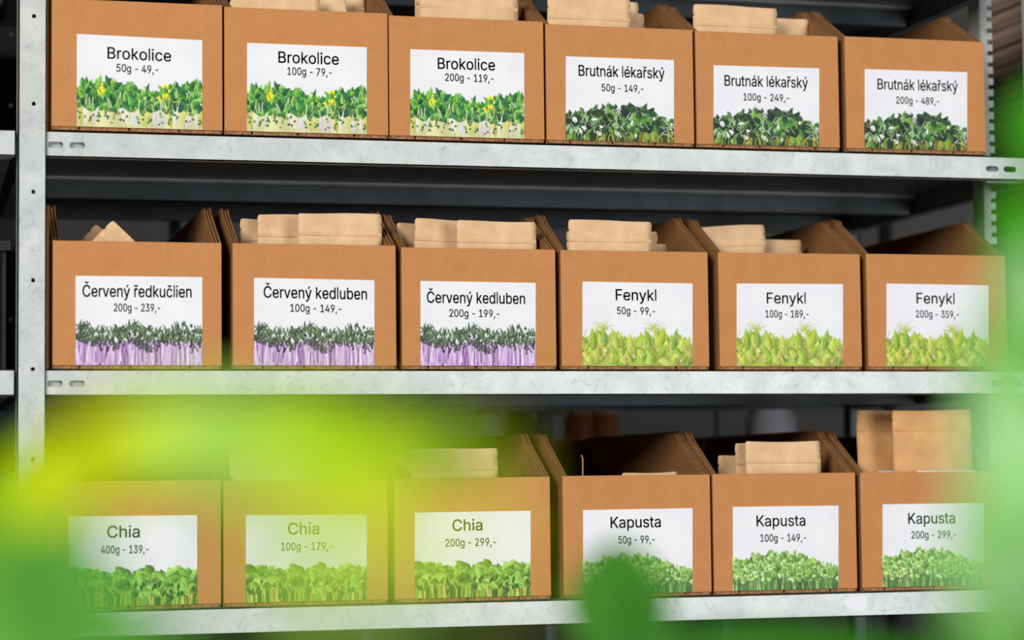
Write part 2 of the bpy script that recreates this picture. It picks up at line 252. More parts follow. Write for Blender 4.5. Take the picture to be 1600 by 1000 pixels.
# ------------------------------------------------------------------ lettering
GL = json.loads(r'''{" ":[188,[]],"(":[273,[[89,207,90,244,94,283,101,324,107,354,114,384,122,413,132,441,145,477,160,510,177,539,236,539,219,503,204,466,191,428,179,390,169,351,161,313,156,276,152,241,151,207,152,176,155,145,160,115,167,83,177,50,188,16,198,-10,209,-38,222,-66,236,-96,177,-96,156,-59,139,-21,124,16,111,55,102,93,95,131,90,169]]],",":[188,[[38,-119,68,71,137,71,84,-119]]],"-":[453,[[337,244,337,188,114,188,114,244]]],"0":[453,[[227,-7,191,-3,158,7,130,24,105,48,85,77,69,113,60,144,53,178,49,214,48,254,49,294,53,330,60,364,69,395,85,431,106,461,130,484,159,502,191,512,227,516,262,512,295,502,323,484,348,461,368,431,384,395,393,364,400,330,404,294,405,254,404,214,400,178,393,144,384,113,368,77,348,48,323,24,295,7,263,-3],[227,50,250,52,271,60,290,74,306,92,320,116,330,144,338,176,342,213,344,254,342,295,338,332,330,365,320,393,306,416,290,435,271,449,250,457,227,460,203,457,182,449,163,435,147,416,134,393,123,365,115,332,111,295,109,254,111,213,115,176,123,144,134,116,147,92,163,74,182,60,203,52]]],"1":[453,[[76,0,76,55,391,55,391,0],[276,509,276,0,212,0,212,448,209,448,86,358,86,427,198,509]]],"2":[453,[[64,0,64,47,234,229,252,248,268,266,282,282,294,298,303,312,311,327,316,341,319,356,320,371,319,389,315,405,308,419,298,431,287,441,273,449,258,455,241,458,224,460,205,458,188,454,172,447,159,438,148,427,139,413,132,398,128,381,127,362,66,362,68,391,75,418,86,442,102,464,121,482,143,496,168,507,196,513,225,516,254,513,281,507,306,497,328,482,346,465,361,445,372,423,379,398,381,372,380,354,377,336,371,318,363,299,351,280,336,259,317,235,294,209,267,180,153,60,153,57,389,57,389,0]]],"3":[453,[[218,-7,188,-5,159,1,133,10,108,22,88,38,70,57,57,79,48,104,44,132,109,132,112,115,118,100,126,87,137,76,150,66,165,59,182,54,200,51,219,50,239,51,258,55,275,61,291,69,304,80,315,93,323,108,328,125,329,145,328,163,323,180,316,196,306,211,292,223,275,234,254,241,229,246,201,248,157,248,157,299,288,448,288,452,70,452,70,509,372,509,372,461,211,278,211,289,247,290,279,286,308,276,333,262,354,244,371,222,383,198,391,173,393,145,390,116,383,90,370,66,354,45,333,27,309,12,281,2,251,-5]]],"4":[453,[[40,105,40,158,247,509,311,509,109,166,109,163,413,163,413,105],[282,0,282,121,282,146,282,318,343,318,343,0]]],"5":[453,[[221,-7,192,-5,165,1,140,11,118,25,99,41,83,60,71,82,63,105,60,130,122,130,125,115,130,102,138,89,148,78,160,68,173,60,188,54,204,51,221,50,241,51,259,56,276,64,291,75,304,89,314,104,322,122,326,141,328,162,326,183,321,203,314,221,303,237,290,251,275,262,257,270,238,275,218,277,201,276,184,273,167,268,152,262,139,255,128,246,67,253,96,509,366,509,366,452,151,452,134,301,136,301,148,311,162,318,178,325,194,330,212,333,229,334,252,332,274,328,294,321,313,311,330,299,345,285,358,269,370,251,379,231,386,210,390,187,391,163,388,132,381,102,369,76,352,52,332,32,309,15,282,3,253,-4]]],"6":[453,[[226,-7,196,-4,168,3,142,15,119,31,100,51,84,74,73,101,66,130,64,162,65,187,71,212,80,239,93,268,112,302,137,340,252,509,322,509,151,261,145,261,151,270,157,279,165,288,174,295,184,302,196,307,208,311,221,313,235,314,265,312,291,305,316,295,337,280,355,262,370,240,380,215,387,187,389,157,387,127,379,98,368,73,352,50,333,30,310,14,284,3,257,-4],[226,48,245,50,263,55,279,63,293,73,304,86,314,101,322,119,326,137,327,157,326,178,322,196,314,213,304,228,293,241,279,251,263,259,245,264,226,265,207,264,190,259,174,252,160,241,148,229,138,214,131,197,126,179,125,158,126,138,131,119,138,102,148,86,160,73,174,63,190,55,207,50]]],"7":[453,[[97,0,323,448,323,452,62,452,62,509,391,509,391,449,165,0]]],"8":[453,[[226,-7,193,-5,163,1,136,11,111,25,91,42,74,62,62,84,54,109,52,135,53,156,58,176,65,195,75,212,87,228,101,241,117,252,134,260,153,265,153,267,129,276,109,289,93,308,80,330,73,354,70,380,73,405,79,429,90,450,106,469,124,485,146,498,170,508,197,514,226,516,255,514,282,508,306,498,328,485,346,469,361,450,373,429,379,405,382,380,379,354,372,330,359,308,343,289,323,276,300,267,300,265,319,260,335,252,351,241,365,228,377,212,387,195,395,176,399,156,401,135,398,109,391,84,378,62,362,42,341,25,317,11,289,1,259,-5],[226,49,248,50,267,54,285,60,300,69,313,79,323,91,331,106,335,121,337,139,335,157,330,173,322,189,312,202,298,213,283,223,265,230,247,234,226,235,206,234,187,230,169,223,154,213,140,202,130,189,122,173,117,157,115,139,117,121,121,106,129,91,139,79,152,69,167,60,185,54,205,50],[226,290,244,291,260,294,274,300,287,308,298,318,307,330,314,344,318,359,319,376,318,392,314,407,308,420,299,432,288,442,275,449,260,455,244,459,226,460,208,459,192,455,177,449,164,442,153,432,145,420,138,407,134,392,133,376,134,359,138,344,145,330,154,318,165,308,178,300,193,294,209,291]]],"9":[453,[[226,516,256,513,285,506,310,494,333,478,352,458,368,434,380,408,387,378,389,347,387,322,382,296,373,270,359,240,340,207,315,168,200,0,130,0,301,248,307,248,302,238,295,229,287,221,278,214,268,207,257,202,245,198,232,195,218,195,188,197,161,203,137,214,116,229,98,247,83,269,72,294,66,321,64,352,66,382,73,411,85,436,101,459,120,479,143,494,168,506,196,513],[226,460,207,459,190,454,174,446,160,435,148,423,138,407,131,390,127,372,125,352,127,331,131,313,138,295,148,280,160,268,174,257,190,250,207,245,226,243,245,245,263,249,279,257,293,267,305,280,314,295,322,312,326,330,327,350,326,371,322,390,314,407,305,422,293,435,279,446,263,454,245,459]]],"B":[456,[[60,0,60,509,241,509,274,507,304,501,329,491,350,477,367,461,381,442,390,421,396,398,398,374,397,353,393,336,387,320,378,307,368,295,356,286,343,278,329,272,315,267,315,262,331,260,347,254,363,245,378,234,391,220,402,203,411,184,416,161,418,136,416,111,410,88,400,67,386,48,368,31,344,18,317,8,284,2,247,0],[125,57,245,57,281,60,309,67,330,80,344,96,353,115,355,137,354,153,350,169,342,184,333,197,320,209,306,218,289,225,269,229,248,231,125,231],[125,285,238,285,256,287,273,290,288,296,302,304,314,314,323,326,330,340,335,355,336,372,333,393,326,412,313,429,294,442,270,449,240,452,125,452]]],"C":[510,[[267,-7,235,-5,205,1,177,11,150,25,126,42,104,63,86,88,70,115,57,146,48,179,42,215,40,254,42,293,48,329,57,362,70,393,86,421,104,445,126,466,150,484,177,498,205,508,235,514,267,516,293,514,317,511,340,504,362,496,383,485,402,471,419,456,435,438,448,418,459,397,467,373,473,348,408,348,404,365,397,380,389,395,380,407,369,418,357,428,344,437,330,444,315,449,300,453,284,455,267,456,237,453,209,445,184,432,161,414,141,391,125,364,113,332,106,295,103,254,106,213,113,177,125,145,141,117,161,94,184,76,210,63,237,56,267,53,284,54,300,56,315,60,330,65,344,72,357,81,369,90,380,102,389,114,397,128,404,144,408,160,473,160,467,135,459,112,448,91,435,71,420,53,402,38,383,24,363,13,341,5,317,-2,293,-6]]],"F":[410,[[60,0,60,509,369,509,369,452,125,452,125,278,346,278,346,221,125,221,125,0]]],"K":[467,[[104,145,104,216,116,231,128,246,139,261,151,275,162,289,174,303,187,317,199,331,212,344,364,509,448,509,231,276,228,276],[60,0,60,509,125,509,125,334,124,225,125,193,125,0],[372,0,188,259,228,309,449,0]]],"a":[389,[[160,-9,137,-7,115,-3,94,5,76,15,60,29,48,45,38,63,32,84,30,108,32,128,36,146,43,161,53,174,64,184,78,193,92,200,108,206,125,211,143,214,161,217,178,220,200,223,218,225,234,227,247,229,257,231,265,235,271,240,274,246,276,255,276,257,275,272,272,285,267,297,260,307,251,315,240,322,227,327,212,330,196,331,178,330,163,327,149,322,137,316,127,309,118,301,110,292,104,283,100,274,41,291,51,313,64,331,79,346,95,358,114,368,133,375,153,380,173,383,194,384,208,384,223,382,239,379,255,375,271,369,286,360,300,350,312,336,322,320,330,301,335,278,337,251,337,0,277,0,277,52,272,52,267,43,260,34,252,25,242,16,229,8,215,1,199,-4,181,-7],[170,45,192,47,211,51,228,59,242,68,254,80,263,93,270,108,274,122,276,138,276,190,272,187,267,184,259,182,251,180,241,178,231,176,221,174,210,173,200,171,175,168,161,166,147,163,134,159,122,153,112,147,103,139,97,130,93,118,92,105,93,93,96,82,102,72,109,64,119,57,130,52,142,48,156,46]]],"b":[424,[[229,-8,208,-7,189,-3,172,4,159,12,147,21,138,31,130,41,123,50,118,59,112,59,112,0,53,0,53,509,114,509,114,319,118,319,123,327,130,336,137,346,147,355,158,364,171,373,188,379,207,383,229,384,259,382,287,374,313,361,335,342,354,320,370,293,381,261,388,227,390,189,388,151,381,116,370,84,355,57,336,34,313,16,288,3,260,-6],[220,47,242,49,262,55,279,66,294,80,306,97,316,117,323,139,327,163,328,189,327,215,323,239,316,261,307,281,295,298,280,311,262,322,243,328,220,330,198,328,178,322,161,312,147,299,134,282,125,263,118,241,114,216,113,189,114,162,118,138,125,115,135,95,147,78,162,65,179,55,198,49]]],"c":[396,[[207,-8,174,-5,144,3,117,16,93,35,72,58,56,85,44,116,37,150,34,187,37,225,44,260,56,291,72,318,93,341,117,360,144,374,174,382,207,384,226,384,243,381,260,377,276,371,291,364,305,356,318,346,330,335,340,322,349,308,356,293,362,277,303,262,300,272,295,281,290,289,284,297,278,304,270,311,261,316,252,321,242,325,231,328,220,329,207,330,184,328,163,321,145,310,130,296,118,278,108,258,102,236,98,212,96,187,98,163,102,139,108,117,118,97,130,80,145,66,163,55,184,49,207,46,220,47,232,49,243,52,253,55,262,60,271,66,279,73,285,80,292,89,297,98,301,107,304,117,363,102,357,86,350,70,341,56,331,43,319,32,306,21,292,12,277,5,261,-1,244,-5,226,-7]]],"d":[424,[[195,-8,165,-6,137,3,111,16,89,34,70,57,55,84,43,116,36,151,34,189,36,227,43,261,55,293,70,320,89,342,112,361,137,374,165,382,196,384,218,383,237,379,253,373,267,364,278,355,287,346,295,336,301,327,306,319,311,319,311,509,372,509,372,0,313,0,313,59,307,59,301,50,295,41,287,31,277,21,266,12,252,4,236,-3,217,-7],[205,47,226,49,246,55,263,65,278,78,290,95,299,115,306,138,310,162,312,189,310,216,306,241,300,263,290,282,278,299,263,312,246,322,227,328,205,330,182,328,162,322,145,311,130,298,118,281,108,261,102,239,98,215,96,189,98,163,102,139,109,117,118,97,130,80,145,66,162,55,182,49]]],"e":[404,[[212,-8,177,-5,145,3,117,16,92,35,72,58,56,85,44,116,37,150,34,187,36,224,44,258,55,290,71,317,91,340,115,359,142,373,172,382,205,384,226,383,246,380,266,374,285,366,303,355,319,341,334,324,347,305,357,282,365,256,370,227,371,194,371,169,75,169,75,221,338,221,310,202,308,226,304,248,298,269,288,286,277,301,263,314,246,323,227,328,205,330,183,328,164,323,146,313,131,301,119,286,109,270,102,251,97,231,96,211,96,178,98,151,102,127,110,106,121,88,135,73,151,61,169,53,190,48,212,46,227,47,241,49,254,53,265,58,276,65,285,73,294,82,300,93,306,105,365,91,358,72,348,55,335,39,320,26,302,14,283,4,261,-3,237,-7]]],"g":[425,[[207,-151,180,-149,156,-146,134,-140,114,-132,97,-122,82,-110,70,-97,59,-84,51,-69,101,-41,107,-49,114,-57,122,-66,131,-74,142,-82,154,-88,169,-93,187,-96,207,-97,236,-95,261,-87,282,-75,298,-58,308,-34,311,-6,311,68,306,68,301,60,294,51,287,41,277,32,266,23,252,16,236,10,217,6,195,5,165,7,138,14,113,27,90,43,71,65,55,90,43,120,36,154,34,191,36,229,43,263,55,293,71,320,90,342,112,361,138,374,166,382,196,384,218,383,237,379,253,373,267,365,279,356,288,346,296,336,302,327,308,319,313,319,313,379,372,379,372,-9,370,-40,363,-67,350,-90,334,-109,314,-124,291,-136,265,-144,237,-149],[205,59,227,61,246,66,264,75,278,87,290,103,300,121,307,142,311,166,312,193,311,219,307,242,300,264,291,283,279,299,264,312,247,322,227,328,205,330,182,328,163,322,145,312,130,298,118,282,109,262,102,241,98,218,96,193,98,167,102,144,109,123,118,104,131,88,145,76,163,66,183,61]]],"h":[410,[[114,227,114,0,53,0,53,509,114,509,114,287,102,287,116,319,132,344,152,362,175,374,200,382,227,384,252,383,275,377,295,369,313,356,328,340,341,321,350,298,355,271,357,240,357,0,296,0,296,235,293,263,286,286,273,304,256,318,235,326,210,329,192,328,176,324,161,317,147,308,136,297,126,283,119,266,115,248]]],"i":[167,[[53,0,53,379,114,379,114,0],[84,443,73,444,63,448,54,455,47,463,43,472,41,483,43,494,47,504,54,512,63,518,73,522,84,524,95,522,105,518,114,512,121,504,125,494,126,483,125,472,121,463,114,455,105,448,95,444]]],"k":[381,[[110,137,110,212,121,212,284,379,360,379,184,199,177,199],[53,0,53,509,114,509,114,0],[294,0,148,186,191,229,372,0]]],"l":[189,[[139,-2,112,0,91,8,74,20,62,37,55,59,53,84,53,509,114,509,114,99,114,83,117,71,120,62,126,57,135,53,146,52,160,53,170,54,181,3,175,1,169,0,162,-1,154,-2,147,-2]]],"n":[410,[[114,227,114,0,53,0,53,379,112,379,112,287,102,287,116,319,132,344,152,362,175,374,200,382,227,384,252,383,275,377,295,369,313,356,328,340,341,321,350,298,355,271,357,240,357,0,296,0,296,235,293,263,286,286,273,304,256,318,235,326,210,329,192,328,176,324,161,317,147,308,136,297,126,283,119,266,115,248]]],"o":[415,[[207,-8,174,-5,144,3,117,16,93,35,72,58,56,85,44,116,37,150,34,187,37,225,44,260,56,291,72,318,93,341,117,360,144,374,174,382,207,384,241,382,271,374,299,360,323,341,343,318,359,291,371,260,379,225,381,187,379,150,371,116,359,85,343,58,323,35,299,16,271,3,241,-5],[207,46,231,49,252,55,270,66,285,80,298,97,307,117,314,139,318,163,319,187,318,212,314,236,307,258,298,278,285,296,270,310,252,321,231,328,207,330,184,328,163,321,145,310,130,296,118,278,108,258,102,236,98,212,96,187,98,163,102,139,108,117,118,97,130,80,145,66,163,55,184,49]]],"p":[424,[[53,-143,53,379,112,379,112,319,118,319,123,327,130,336,137,346,147,355,158,364,171,373,188,379,207,383,229,384,259,382,287,374,313,361,335,342,354,320,370,293,381,261,388,227,390,189,388,151,381,116,370,84,355,57,336,34,313,16,288,3,260,-6,229,-8,208,-7,189,-3,173,4,159,12,147,21,138,31,130,41,124,50,118,59,114,59,114,-143],[220,47,242,49,262,55,279,66,294,80,306,97,316,117,323,139,327,163,328,189,327,215,323,239,316,261,307,281,295,298,280,311,262,322,243,328,220,330,198,328,178,322,161,312,147,299,134,282,125,263,118,241,114,216,113,189,114,162,118,138,125,115,135,95,147,78,162,65,179,55,198,49]]],"r":[259,[[53,0,53,379,112,379,112,321,115,321,124,339,137,354,152,367,171,377,191,383,213,385,229,384,243,384,243,322,230,324,223,325,215,326,207,326,190,324,174,321,159,315,146,306,135,296,126,284,119,269,115,254,114,237,114,0]]],"s":[365,[[182,-8,157,-7,133,-3,112,3,93,12,76,24,62,38,50,54,41,73,36,94,94,107,101,87,111,72,124,60,141,52,160,47,181,45,206,47,227,53,244,62,258,74,265,88,268,103,266,115,262,126,254,136,243,144,229,150,212,155,149,170,118,180,92,192,72,208,58,227,50,249,47,274,49,295,55,314,65,332,79,347,95,360,115,370,137,378,161,383,187,384,212,383,234,379,254,372,271,363,286,352,299,339,309,324,318,308,324,290,268,277,262,291,254,304,243,316,228,325,210,331,187,333,166,331,147,326,131,317,119,305,111,292,109,277,110,264,115,253,124,243,136,235,152,229,172,223,229,209,261,200,287,187,306,171,320,153,328,131,331,107,329,85,323,65,312,47,298,31,281,18,260,6,236,-2,210,-7]]],"t":[227,[[204,379,204,327,6,327,6,379],[65,471,126,471,126,98,127,83,130,70,136,61,144,55,156,51,170,50,185,51,202,54,213,2,207,0,200,-2,192,-3,184,-3,176,-4,168,-4,138,-1,113,7,92,21,77,41,68,64,65,93]]],"u":[410,[[182,-5,158,-3,135,2,115,11,97,23,82,39,69,59,60,82,54,109,53,139,53,379,114,379,114,144,116,117,124,94,137,75,154,61,175,53,200,50,218,51,234,55,249,62,263,71,274,83,283,97,290,113,295,132,296,153,296,379,357,379,357,0,298,0,298,92,307,92,294,60,277,35,257,17,234,5,209,-3]]],"v":[389,[[163,0,17,379,84,379,165,155,173,132,180,110,187,87,193,64,199,42,206,21,184,21,191,42,197,64,203,87,209,110,216,132,224,155,305,379,371,379,226,0]]],"y":[389,[[47,-139,61,-86,71,-87,83,-89,94,-90,104,-89,113,-86,122,-81,130,-74,138,-64,145,-51,151,-36,163,-1,17,379,84,379,165,155,173,132,180,109,187,87,193,64,199,42,206,21,184,21,190,42,196,64,202,87,209,110,216,132,224,155,305,379,371,379,204,-58,196,-77,187,-93,177,-107,165,-119,153,-128,139,-136,125,-141,109,-144,91,-145,82,-145,73,-144,65,-143,57,-142,52,-140]]],"\u00e1":[389,[[160,-9,137,-7,115,-3,94,5,76,15,60,29,48,45,38,63,32,84,30,108,32,128,36,146,43,161,53,174,64,184,78,193,92,200,108,206,125,211,143,214,161,217,178,220,200,223,218,225,234,227,247,229,257,231,265,235,271,240,274,246,276,255,276,257,275,272,272,285,267,297,260,307,251,315,240,322,227,327,212,330,196,331,178,330,163,327,149,322,137,316,127,309,118,301,110,292,104,283,100,274,41,291,51,313,64,331,79,346,95,358,114,368,133,375,153,380,173,383,194,384,208,384,223,382,239,379,255,375,271,369,286,360,300,350,312,336,322,320,330,301,335,278,337,251,337,0,277,0,277,52,272,52,267,43,260,34,252,25,242,16,229,8,215,1,199,-4,181,-7],[170,45,192,47,211,51,228,59,242,68,254,80,263,93,270,108,274,122,276,138,276,190,272,187,267,184,259,182,251,180,241,178,231,176,221,174,210,173,200,171,175,168,161,166,147,163,134,159,122,153,112,147,103,139,97,130,93,118,92,105,93,93,96,82,102,72,109,64,119,57,130,52,142,48,156,46],[162,429,210,529,278,529,212,429]]],"\u00e9":[404,[[212,-8,177,-5,145,3,117,16,92,35,72,58,56,85,44,116,37,150,34,187,36,224,44,258,55,290,71,317,91,340,115,359,142,373,172,382,205,384,226,383,246,380,266,374,285,366,303,355,319,341,334,324,347,305,357,282,365,256,370,227,371,194,371,169,75,169,75,221,338,221,310,202,308,226,304,248,298,269,288,286,277,301,263,314,246,323,227,328,205,330,183,328,164,323,146,313,131,301,119,286,109,270,102,251,97,231,96,211,96,178,98,151,102,127,110,106,121,88,135,73,151,61,169,53,190,48,212,46,227,47,241,49,254,53,265,58,276,65,285,73,294,82,300,93,306,105,365,91,358,72,348,55,335,39,320,26,302,14,283,4,261,-3,237,-7],[177,429,225,529,293,529,227,429]]],"\u00fd":[389,[[47,-139,61,-86,71,-87,83,-89,94,-90,104,-89,113,-86,122,-81,130,-74,138,-64,145,-51,151,-36,163,-1,17,379,84,379,165,155,173,132,180,109,187,87,193,64,199,42,206,21,184,21,190,42,196,64,202,87,209,110,216,132,224,155,305,379,371,379,204,-58,196,-77,187,-93,177,-107,165,-119,153,-128,139,-136,125,-141,109,-144,91,-145,82,-145,73,-144,65,-143,57,-142,52,-140],[168,429,215,529,284,529,218,429]]],"\u010c":[510,[[267,-7,235,-5,205,1,177,11,150,25,126,42,104,63,86,88,70,115,57,146,48,179,42,215,40,254,42,293,48,329,57,362,70,393,86,421,104,445,126,466,150,484,177,498,205,508,235,514,267,516,293,514,317,511,340,504,362,496,383,485,402,471,419,456,435,438,448,418,459,397,467,373,473,348,408,348,404,365,397,380,389,395,380,407,369,418,357,428,344,437,330,444,315,449,300,453,284,455,267,456,237,453,209,445,184,432,161,414,141,391,125,364,113,332,106,295,103,254,106,213,113,177,125,145,141,117,161,94,184,76,210,63,237,56,267,53,284,54,300,56,315,60,330,65,344,72,357,81,369,90,380,102,389,114,397,128,404,144,408,160,473,160,467,135,459,112,448,91,435,71,420,53,402,38,383,24,363,13,341,5,317,-2,293,-6],[217,659,266,599,315,659,376,659,376,656,295,565,237,565,157,656,157,659]]],"\u010d":[396,[[207,-8,174,-5,144,3,117,16,93,35,72,58,56,85,44,116,37,150,34,187,37,225,44,260,56,291,72,318,93,341,117,360,144,374,174,382,207,384,226,384,243,381,260,377,276,371,291,364,305,356,318,346,330,335,340,322,349,308,356,293,362,277,303,262,300,272,295,281,290,289,284,297,278,304,270,311,261,316,252,321,242,325,231,328,220,329,207,330,184,328,163,321,145,310,130,296,118,278,108,258,102,236,98,212,96,187,98,163,102,139,108,117,118,97,130,80,145,66,163,55,184,49,207,46,220,47,232,49,243,52,253,55,262,60,271,66,279,73,285,80,292,89,297,98,301,107,304,117,363,102,357,86,350,70,341,56,331,43,319,32,306,21,292,12,277,5,261,-1,244,-5,226,-7],[158,529,207,469,256,529,317,529,317,526,236,435,178,435,98,526,98,529]]],"\u0159":[259,[[53,0,53,379,112,379,112,321,115,321,124,339,137,354,152,367,171,377,191,383,213,385,229,384,243,384,243,322,230,324,223,325,215,326,207,326,190,324,174,321,159,315,146,306,135,296,126,284,119,269,115,254,114,237,114,0],[94,529,143,469,192,529,253,529,253,526,172,435,114,435,34,526,34,529]]],"\u0165":[262,[[204,379,204,327,6,327,6,379],[65,471,126,471,126,98,127,83,130,70,136,61,144,55,156,51,170,50,185,51,202,54,213,2,207,0,200,-2,192,-3,184,-3,176,-4,168,-4,138,-1,113,7,92,21,77,41,68,64,65,93],[166,425,166,554,227,554,209,425]]]}''')
GL['l'] = [156, [[52, 0, 52, 530, 104, 530, 104, 0]]]
def lettering(name, text, x0, x1, z0, cap, tilt, y, parent):
    """flat letters as a filled curve turned into a mesh; width x0..x1, baseline z0"""
    polys = []; pen = 0
    for ch in text:
        adv, pl = GL[ch]
        for p in pl: polys.append([(pen + p[i], p[i + 1]) for i in range(0, len(p), 2)])
        pen += adv
    xs = [q[0] for p in polys for q in p]; mn, mxx = min(xs), max(xs)
    sx = (x1 - x0) / (mxx - mn); sz = cap / 512.0
    def ar(p): return sum(p[i][0] * p[(i + 1) % len(p)][1] - p[(i + 1) % len(p)][0] * p[i][1] for i in range(len(p))) / 2
    def inside(q, p):
        c = False
        for i in range(len(p)):
            (ax, ay), (bx, by) = p[i], p[i - 1]
            if (ay > q[1]) != (by > q[1]) and q[0] < (bx - ax) * (q[1] - ay) / (by - ay) + ax: c = not c
        return c
    sg = ar(max(polys, key=lambda p: abs(ar(p))))
    outer = [[p] for p in polys if ar(p) * sg > 0]
    for p in polys:
        if ar(p) * sg < 0:
            for g in outer:
                if inside(p[0], g[0]) and inside(p[len(p) // 2], g[0]): g.append(p); break
    V_ = []; F_ = []
    for g in outer:                       # overlapping contours are filled one by one
        cu = bpy.data.curves.new(name, 'CURVE'); cu.dimensions = '2D'; cu.fill_mode = 'BOTH'
        for p in g:
            sp = cu.splines.new('POLY'); sp.points.add(len(p) - 1); sp.use_cyclic_u = True
            for i, (a, b) in enumerate(p): sp.points[i].co = ((a - mn) * sx, b * sz, 0, 1)
        tmp = bpy.data.objects.new(name, cu); me = bpy.data.meshes.new_from_object(tmp)
        B_ = len(V_); V_ += [tuple(v.co) for v in me.vertices]; F_ += [tuple(B_ + i for i in f.vertices) for f in me.polygons]
        bpy.data.objects.remove(tmp); bpy.data.curves.remove(cu); bpy.data.meshes.remove(me)
    d = cap * .011; n0 = len(V_); V0 = list(V_); F0 = list(F_)
    for k, (dx, dy) in enumerate(((-d, -d), (d, -d), (d, d), (-d, d))):      # a little extra weight in the strokes
        B_ = len(V_); V_ += [(a + dx, b + dy, 0) for a, b, c in V0]; F_ += [tuple(B_ + i for i in f) for f in F0]
    me = bpy.data.meshes.new(name); me.from_pydata(V_, [], F_)
    for v in me.vertices:
        a, b = v.co.x, v.co.y
        v.co = (x0 + a, y, z0 + b + a * tilt)
    me.name = name
    return link(name, me, M['ink'], parent)

# ------------------------------------------------------------------ printed pictures, drawn stroke by stroke
PW, PH = 560, 220
class Art:
    def __init__(s, seed):
        s.r = random.Random(seed); s.c = np.ones((PH, PW, 3)) * .92; s.a = np.zeros((PH, PW))
    def _b(s, x0, x1, y0, y1):
        return max(0, int(x0)), min(PW, int(x1) + 2), max(0, int(y0)), min(PH, int(y1) + 2)
    def put(s, X0, X1, Y0, Y1, m, col, vary=None):
        c = np.array(col, float) / 255
        if vary is not None: c = np.clip(c * vary[..., None], 0, 1)
        sub = s.c[Y0:Y1, X0:X1]; s.c[Y0:Y1, X0:X1] = sub * (1 - m[..., None]) + c * m[..., None]
        s.a[Y0:Y1, X0:X1] = np.maximum(s.a[Y0:Y1, X0:X1], m)
    def leaf(s, x, y, L, w, ang, col, shade=.25, pw=.8, vein=True):
        X0, X1, Y0, Y1 = s._b(x - L - 2, x + L + 2, y - L - 2, y + L + 2)
        if X1 <= X0 or Y1 <= Y0: return
        gx, gy = np.meshgrid(np.arange(X0, X1), np.arange(Y0, Y1))
        ca, sa = math.cos(ang), math.sin(ang)
        u = ((gx - x) * ca + (gy - y) * sa) / L; v = (-(gx - x) * sa + (gy - y) * ca)
        hw = np.where((u > 0) & (u < 1), np.sin(np.pi * np.clip(u, 0, 1) ** pw), 0) * w / 2
        m = np.clip(hw - np.abs(v) + .5, 0, 1) * (hw > 0)
        vary = 1 + shade * np.clip(v / max(w / 2, 1), -1, 1) - .12 * (1 - u)
        if vein: vary = vary + .22 * np.exp(-(v / 1.1) ** 2)
        s.put(X0, X1, Y0, Y1, m, col, vary)
    def stroke(s, x0, y0, xm, ym, x1, y1, w, col, w1=None):
        n = 9; pts = [((1 - t) ** 2 * x0 + 2 * t * (1 - t) * xm + t * t * x1, (1 - t) ** 2 * y0 + 2 * t * (1 - t) * ym + t * t * y1) for t in [i / n for i in range(n + 1)]]
        xs = [p[0] for p in pts]; ys = [p[1] for p in pts]
        X0, X1, Y0, Y1 = s._b(min(xs) - w - 1, max(xs) + w + 1, min(ys) - w - 1, max(ys) + w + 1)
        if X1 <= X0 or Y1 <= Y0: return
        gx, gy = np.meshgrid(np.arange(X0, X1), np.arange(Y0, Y1)); d = np.full(gx.shape, -9.0)
        for i in range(n):
            (ax, ay), (bx, by) = pts[i], pts[i + 1]; l2 = (bx - ax) ** 2 + (by - ay) ** 2 + 1e-6
            t = np.clip(((gx - ax) * (bx - ax) + (gy - ay) * (by - ay)) / l2, 0, 1)
            ww = w if w1 is None else w + (w1 - w) * (i + t) / n
            d = np.maximum(d, ww / 2 - np.hypot(gx - ax - t * (bx - ax), gy - ay - t * (by - ay)))
        s.put(X0, X1, Y0, Y1, np.clip(d + .5, 0, 1), col)
    def band(s, top, bottom, col, jag=6, freq=.05):
        ph = [s.r.uniform(0, 6) for _ in range(4)]
        for x in range(PW):
            t = top(x / PW) + jag * (math.sin(x * freq + ph[0]) + .6 * math.sin(x * freq * 2.7 + ph[1]) + .4 * math.sin(x * freq * 6.1 + ph[2]))
            b = bottom(x / PW); y0, y1 = int(max(0, b)), int(min(PH, t))
            if y1 > y0:
                k = .95 + .06 * math.sin(x * .04 + ph[3])
                s.c[y0:y1, x] = np.array(col) / 255 * k; s.a[y0:y1, x] = 1
def jit(r, c, k=18):
    d = r.uniform(-k, k); return tuple(max(0, min(255, v + d + r.uniform(-k * .5, k * .5))) for v in c)
